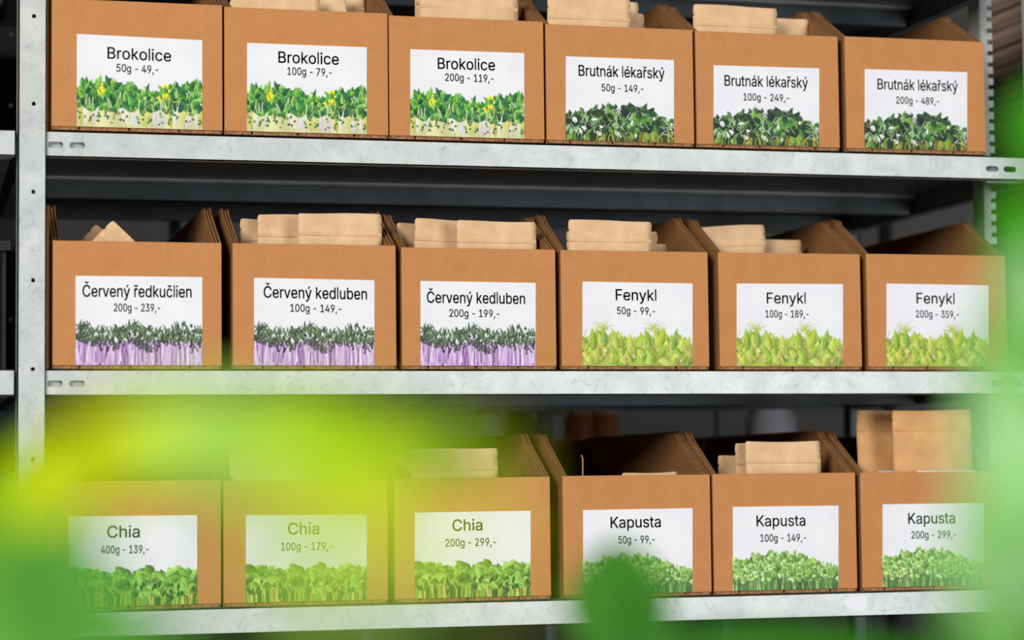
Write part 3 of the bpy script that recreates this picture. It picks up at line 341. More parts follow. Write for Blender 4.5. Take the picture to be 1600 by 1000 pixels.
def art_broccoli():
    A = Art(3); r = A.r
    top = lambda u: 150 + 14 * math.sin(u * 9) + 18 * math.exp(-((u - .42) / .06) ** 2)
    A.band(lambda u: 75, lambda u: 0, (226, 222, 160), 8)
    for i in range(26):
        x = r.uniform(0, PW); A.leaf(x, 0, r.uniform(60, 100), r.uniform(16, 34), math.pi / 2 + r.uniform(-.2, .2), jit(r, r.choice([(236, 232, 205), (214, 214, 120), (225, 222, 228), (200, 205, 100)]), 8), .05, 1, False)
    A.band(lambda u: top(u) - 26, lambda u: 66 + 8 * math.sin(u * 40), (74, 132, 62), 10, .06)
    for i in range(18):
        x = r.uniform(0, PW); A.leaf(x, r.uniform(50, 90), r.uniform(24, 50), r.uniform(10, 18), math.pi / 2 + r.uniform(-.5, .5), r.choice([(226, 226, 150), (240, 240, 225), (206, 214, 110)]), .1, 1, False)
    for i in range(300):
        u = r.random(); f = r.random() ** .8; y = 55 + f * (top(u) - 62); up = f
        c = r.choice([(40, 110, 52), (66, 142, 60), (104, 172, 66), (128, 190, 80)] if r.random() < .3 + .5 * up else [(30, 92, 56), (46, 112, 62), (70, 132, 64)])
        if math.exp(-((u - .22) / .05) ** 2) + math.exp(-((u - .73) / .06) ** 2) > .45 and up > .45 and r.random() < .6: c = (216, 216, 44)
        A.leaf(u * PW, y, r.uniform(26, 54), r.uniform(14, 26), r.uniform(.2, 2.9), jit(r, c, 14), .3)
    for i in range(60):
        u = r.random(); x = u * PW; y = r.uniform(20, 120)
        A.stroke(x, y, x + r.uniform(-14, 14), y + 18, x + r.uniform(-14, 14), y + r.uniform(26, 50), r.uniform(2, 3.6), jit(r, r.choice([(206, 214, 110), (228, 226, 150), (150, 190, 80), (244, 244, 220)]), 10))
    for i in range(60):
        u = r.random(); A.leaf(u * PW, top(u) - 20, r.uniform(18, 34), r.uniform(10, 16), math.pi / 2 + r.uniform(-1, 1), jit(r, r.choice([(88, 160, 60), (52, 126, 66), (132, 186, 60)]), 12), .25)
    for i in range(70):
        A.leaf(r.uniform(0, PW), r.uniform(18, 62), r.uniform(8, 18), r.uniform(6, 10), r.uniform(0, 6.28), jit(r, r.choice([(52, 110, 70), (92, 150, 60), (36, 88, 70)]), 10), .2, 1, False)
    return A
def art_borage():
    A = Art(5); r = A.r
    top = lambda u: 105 + 78 * math.sin(math.pi * min(1, max(0, (u * .9 + .08)))) ** .8
    A.band(lambda u: top(u) - 18, lambda u: 0, (36, 62, 40), 8, .07)
    for i in range(150):
        u = r.random(); f = r.random(); y = f * (top(u) - 42)
        c = r.choice([(30, 60, 38), (44, 84, 44), (26, 44, 34), (84, 138, 60), (118, 164, 78), (34, 70, 44)])
        A.leaf(u * PW, y, r.uniform(38, 80), r.uniform(24, 44), r.uniform(.3, 2.8), jit(r, c, 10), .3)
    for i in range(60):
        u = r.random(); x = u * PW; y = r.uniform(20, top(u) - 30)
        A.stroke(x, y, x + r.uniform(-26, 26), y + r.uniform(10, 30), x + r.uniform(-40, 40), y + r.uniform(10, 44), r.uniform(2.5, 5.5), jit(r, r.choice([(222, 228, 216), (196, 206, 186), (160, 186, 120), (208, 216, 200)]), 8), 2)
    for i in range(46):
        x = r.uniform(0, PW); A.leaf(x, r.uniform(20, 150) * .8, r.uniform(20, 40), r.uniform(12, 22), r.uniform(0, 6.28), jit(r, r.choice([(228, 232, 224), (150, 190, 130), (106, 156, 66)]), 8), .15)
    for i in range(60):
        x = r.uniform(0, PW); A.stroke(x, -4, x + r.uniform(-10, 10), 22, x + r.uniform(-16, 16), r.uniform(25, 58), r.uniform(2.4, 4.4), jit(r, r.choice([(186, 178, 50), (150, 166, 60), (202, 160, 50), (96, 130, 50)]), 10))
    for i in range(40):
        u = r.random(); A.leaf(u * PW, top(u) - 24, r.uniform(18, 34), r.uniform(14, 22), r.uniform(.3, 2.8), jit(r, r.choice([(34, 64, 40), (80, 128, 62), (50, 90, 52)]), 8), .25)
    return A
def art_kohlrabi():
    A = Art(8); r = A.r
    top = lambda u: 165 + 12 * math.cos(u * 2 * math.pi * 2.6 - .9) - 14 * math.exp(-((u - .37) / .03) ** 2) - 16 * math.exp(-((u - .74) / .035) ** 2)
    A.band(lambda u: 96, lambda u: 0, (196, 162, 206), 6)
    for i in range(210):
        x = r.uniform(-5, PW); c = r.choice([(168, 120, 190), (196, 160, 210), (232, 216, 236), (140, 92, 160), (214, 186, 222), (246, 240, 246), (120, 74, 132)])
        if r.random() < .5: c = r.choice([(190, 152, 206), (222, 200, 230)])
        A.stroke(x, r.uniform(-8, 20), x + r.uniform(-6, 6), 55, x + r.uniform(-18, 18), r.uniform(80, 112), r.uniform(3, 9), jit(r, c, 8), 2.5)
    for i in range(330):
        u = r.random(); y = r.uniform(64 + 16 * math.sin(u * 19), top(u) - 22)
        dark = y < 98 + 10 * math.sin(u * 19 + 1)
        c = r.choice([(52, 50, 58), (62, 66, 62), (70, 84, 66), (84, 76, 88)]) if dark else r.choice([(74, 96, 66), (92, 116, 78), (58, 78, 54), (104, 128, 88), (62, 70, 58)])
        A.stroke(u * PW, y, u * PW + r.uniform(-10, 10), y + 10, u * PW + r.uniform(-16, 16), y + r.uniform(12, 30), r.uniform(5, 10), jit(r, c, 10), 4)
    for i in range(230):
        u = r.random(); y = r.uniform(86, top(u) - 18)
        A.leaf(u * PW, y, r.uniform(14, 28), r.uniform(6, 11), r.uniform(.4, 2.7), jit(r, r.choice([(66, 88, 60), (90, 116, 78), (106, 132, 92), (50, 66, 50), (70, 92, 64)]), 10), .3)
    return A
def art_fennel():
    A = Art(11); r = A.r
    top = lambda u: 142 + 26 * math.exp(-((u - .22) / .12) ** 2) + 30 * math.exp(-((u - .70) / .13) ** 2) - 26 * (u > .92) * (u - .92) * 12
    A.band(lambda u: top(u) - 24, lambda u: 0, (170, 190, 74), 10, .06)
    for i in range(120):
        u = r.random(); f = r.random(); y = f * (top(u) - 72)
        c = r.choice([(150, 184, 62), (178, 200, 70), (196, 204, 84), (122, 170, 64), (204, 208, 110), (180, 176, 84), (160, 196, 60)])
        A.leaf(u * PW, y, r.uniform(44, 92), r.uniform(24, 44), math.pi / 2 + r.uniform(-1.1, 1.1), jit(r, c, 9), .2, .7)
    for cx in (.10, .2, .32, .60, .70, .82):
        A.leaf(cx * PW, 70 + r.uniform(-6, 10), r.uniform(86, 104), 34, math.pi / 2 + r.uniform(-.3, .3), jit(r, r.choice([(158, 192, 58), (186, 206, 62), (140, 180, 70)]), 8), .2, .65)
    for k in (.2, .65):
        for i in range(26):
            a = r.uniform(.1, 3.0); L = r.uniform(26, 56); x = k * PW; y = 150
            A.stroke(x + r.uniform(-20, 20), y + r.uniform(-6, 6), x + L * .5 * math.cos(a), y + L * .5 * math.sin(a) + 6, x + L * math.cos(a) * 1.3, y + L * math.sin(a), 3, jit(r, r.choice([(164, 180, 70), (196, 206, 90), (180, 168, 90)]), 8), 1.3)
    for i in range(70):
        u = r.random(); x = u * PW; y = r.uniform(0, 110)
        A.stroke(x, y, x + r.uniform(-20, 20), y + 20, x + r.uniform(-34, 34), y + r.uniform(18, 50), r.uniform(1.8, 3.6), jit(r, r.choice([(214, 206, 104), (200, 170, 96), (226, 222, 160), (150, 150, 60)]), 8))
    for i in range(26):
        A.leaf(r.uniform(0, PW), r.uniform(0, 90), r.uniform(8, 15), r.uniform(5, 9), r.uniform(0, 6), r.choice([(240, 238, 224), (110, 120, 50), (150, 110, 70)]), 0, 1, False)
    return A
def art_chia():
    A = Art(17); r = A.r
    top = lambda u: 158 + 8 * math.sin(u * 11 + 1) + 16 * math.exp(-((u - .2) / .08) ** 2) + 10 * math.exp(-((u - .86) / .05) ** 2)
    A.band(lambda u: top(u) - 26, lambda u: 0, (70, 128, 50), 8, .06)
    for i in range(130):
        x = r.uniform(0, PW); A.stroke(x, -5, x + r.uniform(-8, 8), 40, x + r.uniform(-22, 22), r.uniform(60, 110), r.uniform(4, 8), jit(r, r.choice([(176, 196, 76), (120, 170, 60), (206, 206, 110), (46, 92, 44), (38, 78, 40), (150, 186, 70), (196, 180, 70)]), 8), 4)
    for i in range(190):
        u = r.random(); y = r.uniform(52, top(u) - 34)
        c = r.choice([(118, 174, 64), (142, 192, 80), (98, 156, 62), (160, 204, 94), (72, 126, 54), (128, 182, 70)])
        A.leaf(u * PW - 20, y + 2, r.uniform(40, 72), r.uniform(26, 42), r.choice([r.uniform(-.5, .9), r.uniform(2.3, 3.6), r.uniform(-.5, 3.6)]), jit(r, c, 10), .28, 1.0)
    for i in range(46):
        u = r.random(); x = u * PW; y = r.uniform(10, 120)
        A.stroke(x, y, x + r.uniform(-16, 16), y + 14, x + r.uniform(-24, 24), y + r.uniform(14, 40), r.uniform(2, 3.6), jit(r, r.choice([(206, 214, 120), (180, 200, 90), (60, 110, 50)]), 8))
    for i in range(30):
        A.leaf(r.uniform(0, PW), r.uniform(10, 80), r.uniform(18, 34), r.uniform(9, 15), math.pi / 2 + r.uniform(-.5, .5), jit(r, (36, 78, 40), 8), .1)
    return A
def art_cabbage():
    A = Art(23); r = A.r
    top = lambda u: 116 + 78 * math.sin(math.pi * min(1, u * .86 + .1)) ** .9 - 16 * u
    A.band(lambda u: top(u) - 26, lambda u: 0, (84, 134, 70), 7, .08)
    for i in range(110):
        x = r.uniform(0, PW); A.stroke(x, -5, x + r.uniform(-8, 8), 24, x + r.uniform(-18, 18), r.uniform(36, 80), r.uniform(3, 6), jit(r, r.choice([(150, 186, 96), (190, 206, 130), (44, 84, 46), (60, 76, 44), (120, 160, 80), (50, 96, 52)]), 8), 3)
    for i in range(430):
        u = r.random(); f = r.random() ** .8; y = 36 + f * (top(u) - 62)
        c = r.choice([(140, 184, 88), (158, 200, 104), (120, 164, 74), (178, 214, 126), (92, 140, 60), (150, 190, 78), (184, 216, 150)])
        A.leaf(u * PW - 10, y, r.uniform(20, 34), r.uniform(16, 26), r.uniform(-.5, 3.6), jit(r, c, 10), .26, 1)
    for i in range(50):
        u = r.random(); x = u * PW; y = r.uniform(10, 110)
        A.stroke(x, y, x + r.uniform(-12, 12), y + 14, x + r.uniform(-16, 16), y + r.uniform(14, 30), r.uniform(1.8, 3), jit(r, r.choice([(186, 210, 150), (70, 110, 60)]), 8))
    return A
m, nt, b = nodes('printed_ink')
at = N(nt, 'ShaderNodeVertexColor'); at.layer_name = 'print'
nt.links.new(at.outputs[0], b.inputs['Base Color']); b.inputs['Roughness'].default_value = .55; b.inputs['Specular IOR Level'].default_value = .3
M['print'] = m
PIC = {}
def picture(kind, fn):
    A = fn()
    c = A.c.reshape(PH // 2, 2, PW // 2, 2, 3).mean((1, 3)); a = A.a.reshape(PH // 2, 2, PW // 2, 2).mean((1, 3))
    h, w_ = a.shape
    c = c * a[..., None] + .90 * (1 - a[..., None]) * np.array([1, 1, 1.01]); c = np.clip(c, 0, 1)
    cl = np.where(c <= .04045, c / 12.92, ((c + .055) / 1.055) ** 2.4)
    keep = a > .03
    k = np.zeros_like(keep); k[:-1, :-1] = keep[:-1, :-1] | keep[1:, :-1] | keep[:-1, 1:] | keep[1:, 1:]; k[-1, :] = False; k[:, -1] = False
    used = np.zeros_like(keep); used |= k; used[1:] |= k[:-1]; used[:, 1:] |= k[:, :-1]; used[1:, 1:] |= k[:-1, :-1]
    idx = np.full(a.shape, -1); idx[used] = np.arange(used.sum())
    ys, xs = np.nonzero(used)
    co = np.stack([xs / (w_ - 1), np.zeros(len(xs)), ys / (w_ - 1)], 1)    # unit width, true aspect
    fy, fx = np.nonzero(k)
    F = np.stack([idx[fy, fx], idx[fy, fx + 1], idx[fy + 1, fx + 1], idx[fy + 1, fx]], 1)
    me = bpy.data.meshes.new('printed_picture'); me.from_pydata(co.tolist(), [], F.tolist())
    ca = me.color_attributes.new('print', 'FLOAT_COLOR', 'POINT')
    arr = np.ones((len(xs), 4)); arr[:, :3] = cl[ys, xs]
    ca.data.foreach_set('color', arr.ravel())
    me.materials.append(M['print']); PIC[kind] = me
for k_, f_ in (('broccoli', art_broccoli), ('borage', art_borage), ('kohlrabi', art_kohlrabi), ('fennel', art_fennel), ('chia', art_chia), ('cabbage', art_cabbage)):
    picture(k_, f_)

# ------------------------------------------------------------------ the setting
FLOOR = -1.02
def struct(name, mb, mat, **k):
    o = mb.build(name, mat, **k); o['kind'] = 'structure'; return o
struct('floor', MB().box(-3.2, 3.4, -6, 2.5, FLOOR - .1, FLOOR), M['floor'])
struct('wall_back', MB().box(-3.2, 3.4, 2.4, 2.5, FLOOR, 2.4), M['wall'])
wr = struct('wall_right', MB().box(1.50, 1.62, .33, .54, FLOOR, 1.6), M['wall'])
M['board'] = varied('rough_board', (158, 132, 112), (92, 74, 62), 22, .9, stretch=(1, .12, 3.2), bs=.8, bd=.006, lo=.4, hi=.6)
bm_ = MB().box(0, .03, 0, .21, 0, .0265)
z = FLOOR + .004; first = None
while z < 1.5:
    if first is None:
        first = bm_.build('plank', M['board'], wr, bevel=.003); o = first
    else:
        o = first.copy(); COL.objects.link(o)
    o.location = (1.47 + rnd.uniform(-.003, .003), .33, z); z += .0285

# ------------------------------------------------------------------ the racks
LV = [.567, .283, 0.0, -.284, -.60]          # tops of the shelves
BH = .0312; DEP = .66; MID = .40
XL, XR = -.0413, 1.312                        # outer edges of the bay
POSTW = .0335
def rack(name, X0, X1, Y0, levels, label, posts_x=None, zmax=1.0, mirrored=False):
    t = empty(name, (X0, Y0, FLOOR), label, 'shelving rack')
    L = X1 - X0
    hh = zmax - FLOOR
    def post(px, py, front):
        # strip runs along x in plate(), turned upright; holes at the photo's pitch
        cells = []
        zz = -.0002 - .1047 * 9
        while zz < zmax - .02:
            if zz > FLOOR + .02: cells.append((zz - FLOOR, POSTW * .55, .0026, .0025))
            zz += .1047
        mb = plate(hh, POSTW, .002, cells, 4)
        v = [(z_, y_ * 1.0, x_) for (x_, y_, z_) in mb.v]      # length up
        f = mb.f
        m2 = MB(); m2.v = [(px + a, py + (b_ if front else -b_), c) for a, b_, c in v]; m2.f = f
        m2.box(px, px + .002, py + (0 if front else -.03), py + (.03 if front else 0), 0, hh)
        m2.box(px + POSTW - .0015, px + POSTW, py + (0 if front else -.008), py + (.008 if front else 0), 0, hh)
        return m2.build('post', M['zinc'], t)
    for px in ((0, L - POSTW) if posts_x is None else posts_x):
        post(px, -.0035, True); post(px, DEP + .003, False).data.materials[0] = M['zinc_shaded']
    for zt in levels:
        zb = zt - BH - FLOOR
        sl = [(.0335 + .0105 + i * .0255 + .000, BH * .46, .0092, .0037) for i in range(2)]
        sl += [(L - .07 - i * .0255, BH * .46, .0092, .0037) for i in range(2)]
        x0b, x1b = .0025, L - .0025
        mb = plate(x1b - x0b, BH, .0018, [(c - x0b, v, a, b_) for c, v, a, b_ in sl], 5)
        mb.box(0, x1b - x0b, 0, .016, BH - .0015, BH)           # top lip
        mb.box(0, x1b - x0b, 0, .013, 0, .0015)                 # bottom lip
        beam = mb.build('front_beam', M['zinc'], t, off=(x0b, 0, zb))
        MB().box(.003, .09, .0060, .0075, .001, BH - .003).build('end_bracket', M['zinc_mid'], t, off=(0, 0, zb))
        MB().box(L - .09, L - .004, .03, .032, 0, BH - .003).build('end_bracket', M['zinc_dark'], t, off=(0, 0, zb))
        mb = MB().box(x0b, x1b, DEP - .0018, DEP, 0, BH).box(x0b, x1b, DEP - .015, DEP, 0, .0015).box(x0b, x1b, DEP - .016, DEP, BH - .0015, BH)
        mb.build('rear_beam', M['zinc_shaded'], t, off=(0, 0, zb))
        # stiffeners below the deck, as folded channels
        for yc in (MID,):
            mb = MB().box(x0b + .012, x1b - .03, yc - .002, yc, 0, BH - .0035).box(x0b + .012, x1b - .03, yc, yc + .03, 0, .0015).box(x0b + .012, x1b - .03, yc + .028, yc + .03, 0, BH - .004)
            mb.box(x0b + .012, x1b - .03, yc - .018, yc - .002, BH - .0075, BH - .004)
            cm = mb.build('cross_member', M['zinc_shaded'], t, off=(0, 0, zb))
            MB().prism_yz([(yc - .0215, BH - .0042), (yc - .0215, BH - .0066), (yc - .0180, BH - .0090), (yc - .0180, BH - .0042)], x0b + .012, x1b - .03).build('fold_highlight', M['zinc_mid'], cm, off=(0, 0, zb))  # lighter strip added for the bright highlight along the channel fold
        for xs in (.004, L - .026):
            mb = MB().box(xs, xs + .002, .02, DEP - .004, .001, BH - .004).box(xs, xs + .02, .02, DEP - .004, .001, .0025)
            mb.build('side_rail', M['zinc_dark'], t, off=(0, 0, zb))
        dk = MB()
        dk.box(x0b, x1b, .004, DEP - .003, BH - .0035, BH - .0018)
        for q in range(1, 3):
            dk.box(x0b + .02, x1b - .03, .018 + .02 * q, .024 + .02 * q, BH - .009, BH - .0035)
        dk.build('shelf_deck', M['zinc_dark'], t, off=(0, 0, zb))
    return t
RK = rack('shelving_rack', XL, XR + .0, 0.0, LV, 'galvanised steel shelving rack holding all the labelled cardboard bins')
rack('shelving_rack', XL - .0007 - 1.34, XL - .0007, 0.0, LV, 'neighbouring galvanised rack left of the light grey post, only its beam ends showing', posts_x=(0,))

# the perforated upright behind the top right bins
pp = P(1533, 120, .13)
mb = MB().box(pp.x, pp.x + .002, .13, .165, FLOOR, 1.0)
mb = plate(2.0, .014, .002, [(.012 + i * .0105 + .002, .007, .0028, .0025) for i in range(0)], 4)
m2 = MB().box(0, .0105, 0, .002, 0, 2.0)
k = 0.0
while k < 2.0:
    m2.box(.0105, .0180, 0, .002, k, k + .0095); k += .0158
m2.box(.0, .002, .002, .035, 0, 2.0)
m2.build('notched_upright', M['zinc'], RK, off=(pp.x - XL, .13, 0))

# rack standing behind, with what is stored on it
rr = empty('rear_rack', (-.6, .95, FLOOR), 'dark steel rack standing behind the bins, seen through the gaps', 'shelving rack')
for i in range(8):
    MB().box(0, .018, 0, .018, 0, 1.9).build('post', M['zinc_shaded'], rr, off=(.22 + i * .31, 0, 0))
for zt in (.25, -.10, -.45):
    MB().box(0, 2.7, -.002, .0, 0, .03).box(0, 2.7, 0, .45, .027, .030).build('shelf_board', M['zinc_shaded'], rr, off=(0, 0, zt - FLOOR - .03))
def jar(x, zt, r, h, col, lid, label, body='jar'):
    t = empty('storage_jar', (x, 1.08, zt), label, 'jar', 'jars on the rear rack')
    MB().lathe([(r * .9, 0), (r, .006), (r, h * .78), (r * .8, h * .86), (r * .8, h * .9)], 18).build('jar_body', col, t, True)
    MB().lathe([(r * .84, h * .88), (r * .86, h * .9), (r * .86, h), (r * .8, h + .002)], 18).build('lid', lid, t, True)
jm = [plain('frosted_jar', (190, 192, 196), .3), plain('brown_jar', (190, 110, 60), .3), plain('green_jar', (20, 130, 60), .4), plain('cream_lid', (230, 205, 170), .5), plain('grey_lid', (120, 124, 128), .4)]
for i, (px, ci, li, lab) in enumerate([(760, 0, 4, 'blurred pale jar on the rear rack, left of the green one'), (812, 2, 4, 'small blurred green jar on the rear rack'), (858, 0, 4, 'blurred pale jar on the rear rack, right of the green one'),
                         (905, 1, 3, 'blurred orange brown jar on the rear rack, left of a post'), (944, 1, 3, 'blurred orange brown jar with cream lid right of a post'), (1205, 0, 0, 'blurred wide pale jar above the Kapusta 100g bin')]):
    q = P(px, 655, 1.08); jar(q.x, -.0995, .026 if px != 1205 else .045, .085, jm[ci], jm[li], lab)

pz = P(1336, 944, 0)
mb = MB(); pr = [(-.017, .001), (-.010, .009), (.000, .011), (.003, .0085), (.012, .0112), (.0165, .008), (.017, -.006), (.009, -.0105), (.001, -.008), (-.003, -.0115), (-.009, -.006), (-.012, -.002)]
mb.v = [(x, y, z) for y in (-.0004, 0) for x, z in pr]; n = len(pr)
mb.f = [tuple(range(n)), tuple(range(2 * n - 1, n - 1, -1))] + [(i, i + n, (i + 1) % n + n, (i + 1) % n) for i in range(n)]
mb.build('sticker_remnant', M['paper'], RK, off=(pz.x - XL, 0, pz.z - FLOOR))
# ------------------------------------------------------------------ cardboard bins
HF, HP, BD = .1512, .2080, .56
def side_profile(h, hp, inset, r):
    pts = [(.003 + inset, .0022), (.003 + inset, h - inset)]
    pts += [(.096, hp - .0095), (.102, hp - .0035), (.110, hp - .0005)]
    n = 50
    for i in range(n + 1):
        y = .114 + (BD - .004 - .114) * i / n
        pts.append((y, hp - (.0014 if i % 2 else 0) - r.uniform(0, .0004)))
    pts.append((BD - .004, .0022))
    return pts
def cardboard_bin(x0, x1, zb, yf, h, rise, label, group, r):
    t = empty('cardboard_bin', (x0, yf, zb), label, 'cardboard bin', group)
    w_ = x1 - x0
    MB().box(.0002, w_ - .0002, 0, .0026, .0042, h).build('front_panel', M['kraft'], t, bevel=.0007)
    tf = MB(); a = .0015
    cuts = [.0, .17 + r.uniform(-.02, .02), .46 + r.uniform(-.05, .05), .78 + r.uniform(-.05, .05), 1]
    for i in range(4):
        tf.box(a + (w_ - 2 * a) * cuts[i] + .0012, a + (w_ - 2 * a) * cuts[i + 1] - .0012, .0006 + .0004 * (i % 2), .0024, .0002, .0038)
    tf.build('tuck_flap', M['kraft_edge'], t, bevel=.0005)
    hp = h + rise
    for side in (0, 1):
        xs = [0, .0036, .0072]
        first = None
        for k, xx in enumerate(xs):
            pr = side_profile(h - .001 * k, hp - (0, .0022, .0008)[k], .0006 * k, r)
            q = (xx, xx + .0019) if side == 0 else (w_ - xx - .0019, w_ - xx)
            if k == 0: first = MB().prism_yz(pr, *q).build('side_wall', M['kraft_shaded'], t)
            else: MB().prism_yz(pr, *q).build('inner_layer', M['kraft_shaded'] if k == 2 else M['kraft_edge'], first)
    MB().box(.0095, w_ - .0095, BD - .0034, BD, .0022, hp - .001).build('back_panel', M['kraft_shaded'], t)
    MB().box(.0005, w_ - .0005, .003, BD, .0003, .0021).build('bottom_panel', M['kraft_shaded'], t)
    return t
# rows: x range, label corners (TLx,TLy,TRx,TRy,bottom y), title, its pixel span and baseline, price line
ROWS = [
 dict(z=.2838, yf=-.003, kind='top', top=[.4411, .4395, .4372, .4345, .4335, .4345], x=[(-.0022, .2006), (.2028, .4044), (.4057, .6035), (.6062, .8012), (.8046, 1.0), (1.0092, 1.2070)],
   lab=[(120, 53, 316, 63, 198, 205), (386, 67, 573, 74, 207, 212), (641, 77, 819, 83, 214, 219), (884, 88, 1053, 94, 223, 227), (1115, 102, 1280, 107, 232, 237), (1351, 108, 1511, 113, 236, 240)],
   txt=[('Brokolice', 168, 267, 91.5, '50g - 49,-', 182, 247, 112), ('Brokolice', 435, 529, 98, '100g - 79,-', 449, 518, 117), ('Brokolice', 684, 773, 107.5, '200g - 119,-', 695.5, 771, 126.5),
        ('Brutnák lékařský', 904, 1038, 118.5, '50g - 149,-', 940, 1005, 142.5), ('Brutnák lékařský', 1132, 1262, 134, '100g - 249,-', 1161.5, 1232.5, 157), ('Brutnák lékařský', 1371, 1496, 139.5, '200g - 489,-', 1400, 1467, 162)],
   pic=['broccoli'] * 3 + ['borage'] * 3),
 dict(z=.0006, yf=.004, kind='middle', top=[.1528, .1528, .1508, .1505, .1508, .1516], x=[(.0, .2), (.2131, .4140), (.4208, .6175), (.6241, .8190), (.8328, 1.0275), (1.036, 1.2345)],
   lab=[(118, 431, 316, 433, 576, 576), (397, 434, 585, 438, 576, 577), (657, 439, 837, 442, 577, 577), (910, 440, 1082, 443, 576, 577), (1151, 443, 1317, 444, 576, 577), (1385, 443, 1545, 446, 576, 577)],
   txt=[('Červený ředkučlien', 129, 299, 463.5, '200g - 239,-', 178, 250, 486.5), ('Červený kedluben', 412, 573, 465, '100g - 149,-', 453.5, 533, 487), ('Červený kedluben', 667, 820, 473, '200g - 199,-', 702, 780, 495),
        ('Fenykl', 962, 1025, 469, '50g - 99,-', 964, 1023, 491), ('Fenykl', 1198, 1258.5, 474, '100g - 189,-', 1196, 1263, 496), ('Fenykl', 1432, 1491, 474, '200g - 359,-', 1431, 1498, 496)],
   pic=['kohlrabi'] * 3 + ['fennel'] * 3),
 dict(z=-.2834, yf=.004, kind='bottom', top=[-.1322, -.1332, -.1325, -.1317, -.1314, -.1315], x=[(-.0030, .1986), (.2012, .4014), (.4098, .6070), (.6230, .8170), (.8203, 1.0146), (1.0213, 1.2170)],
   lab=[(108, 807, 308, 805, 952, 951), (384, 805, 573, 804, 948, 944), (648, 801, 829, 798, 942, 938), (911, 797, 1082, 794, 936, 932), (1145, 792, 1310, 790, 929, 925), (1379, 788, 1538, 786, 922, 919)],
   txt=[('Chia', 168, 218, 840, '400g - 139,-', 158, 232, 865), ('Chia', 450, 498, 835, '100g - 179,-', 439, 519, 860), ('Chia', 707, 753.5, 829.5, '200g - 299,-', 696, 774.5, 854),
        ('Kapusta', 954, 1032, 825, '50g - 99,-', 966, 1022.5, 849.5), ('Kapusta', 1182, 1258, 822.5, '100g - 149,-', 1188, 1259, 846.5), ('Kapusta', 1419, 1492, 818.5, '200g - 299,-', 1424, 1494, 841.5)],
   pic=['chia'] * 3 + ['cabbage'] * 3)]
PICH = dict(broccoli=1.22, borage=1.02, kohlrabi=1.14, fennel=1.16, chia=1.06, cabbage=1.08)
STATE = [['right of the post', 'holding several pouches', 'holding an upright pouch', 'half full', 'two pouches', 'left empty'],
         ['pouch corners poking out', 'holding three pouches', 'filled with pouches', 'with a stack of pouches', 'with a tilted pouch', 'left empty'],
         ['behind blurred leaves', 'with pouches behind green blur', 'with two pouches', 'nearly empty, behind a dark green leaf', 'with three pouches', 'with two tall pouches']]
rb = random.Random(4)
for ri, R_ in enumerate(ROWS):
    for ci in range(6):
        x0, x1 = R_['x'][ci]; zb = R_['z']; yf = R_['yf']
        tx = R_['txt'][ci]; la = R_['lab'][ci]
        label = 'cardboard bin on the %s shelf reading %s %s, %s' % (R_['kind'], tx[0], tx[4].split(' ')[0], STATE[ri][ci])
        t = cardboard_bin(x0, x1, zb, yf, R_['top'][ci] - zb, .0560 + rb.uniform(-.002, .002), label, 'cardboard bins on the %s shelf' % R_['kind'], rb)
        o_ = Vector((x0, yf, zb))
        c = [P(la[0], la[1], yf) - o_, P(la[2], la[3], yf) - o_, P(la[2], la[5], yf) - o_, P(la[0], la[4], yf) - o_]
        zlo = .0046
        for q in (c[2], c[3]): q.z = max(zlo, q.z)
        mb = MB(); mb.v = [(q.x, y_, q.z) for y_ in (-.0005, -.00005) for q in c]
        mb.f = [(0, 1, 2, 3), (7, 6, 5, 4)] + [(i, i + 4, (i + 1) % 4 + 4, (i + 1) % 4) for i in range(4)]
        lb = mb.build('label', M['paper'], t)
        lb['label'] = 'white printed paper label'
        tilt = (c[1].z - c[0].z) / (c[1].x - c[0].x)
        for nm, s_, a, b_, yy, cap in (('title_lettering', tx[0], tx[1], tx[2], tx[3], .0139), ('price_lettering', tx[4], tx[5], tx[6], tx[7], .0093)):
            pa = P(a, yy, yf) - o_; pb = P(b_, yy, yf) - o_
            lettering(nm, s_, pa.x, pb.x, pa.z, cap, tilt, -.0009, lb)
        pc = bpy.data.objects.new('printed_picture', PIC[R_['pic'][ci]]); COL.objects.link(pc); pc.parent = lb
        wl = c[2].x - c[3].x
        pc.location = (c[3].x, -.0007, c[3].z); pc.scale = (wl, 1, wl * PICH[R_['pic'][ci]])
        pc.rotation_euler = (0, -math.atan2(c[2].z - c[3].z, wl), 0)

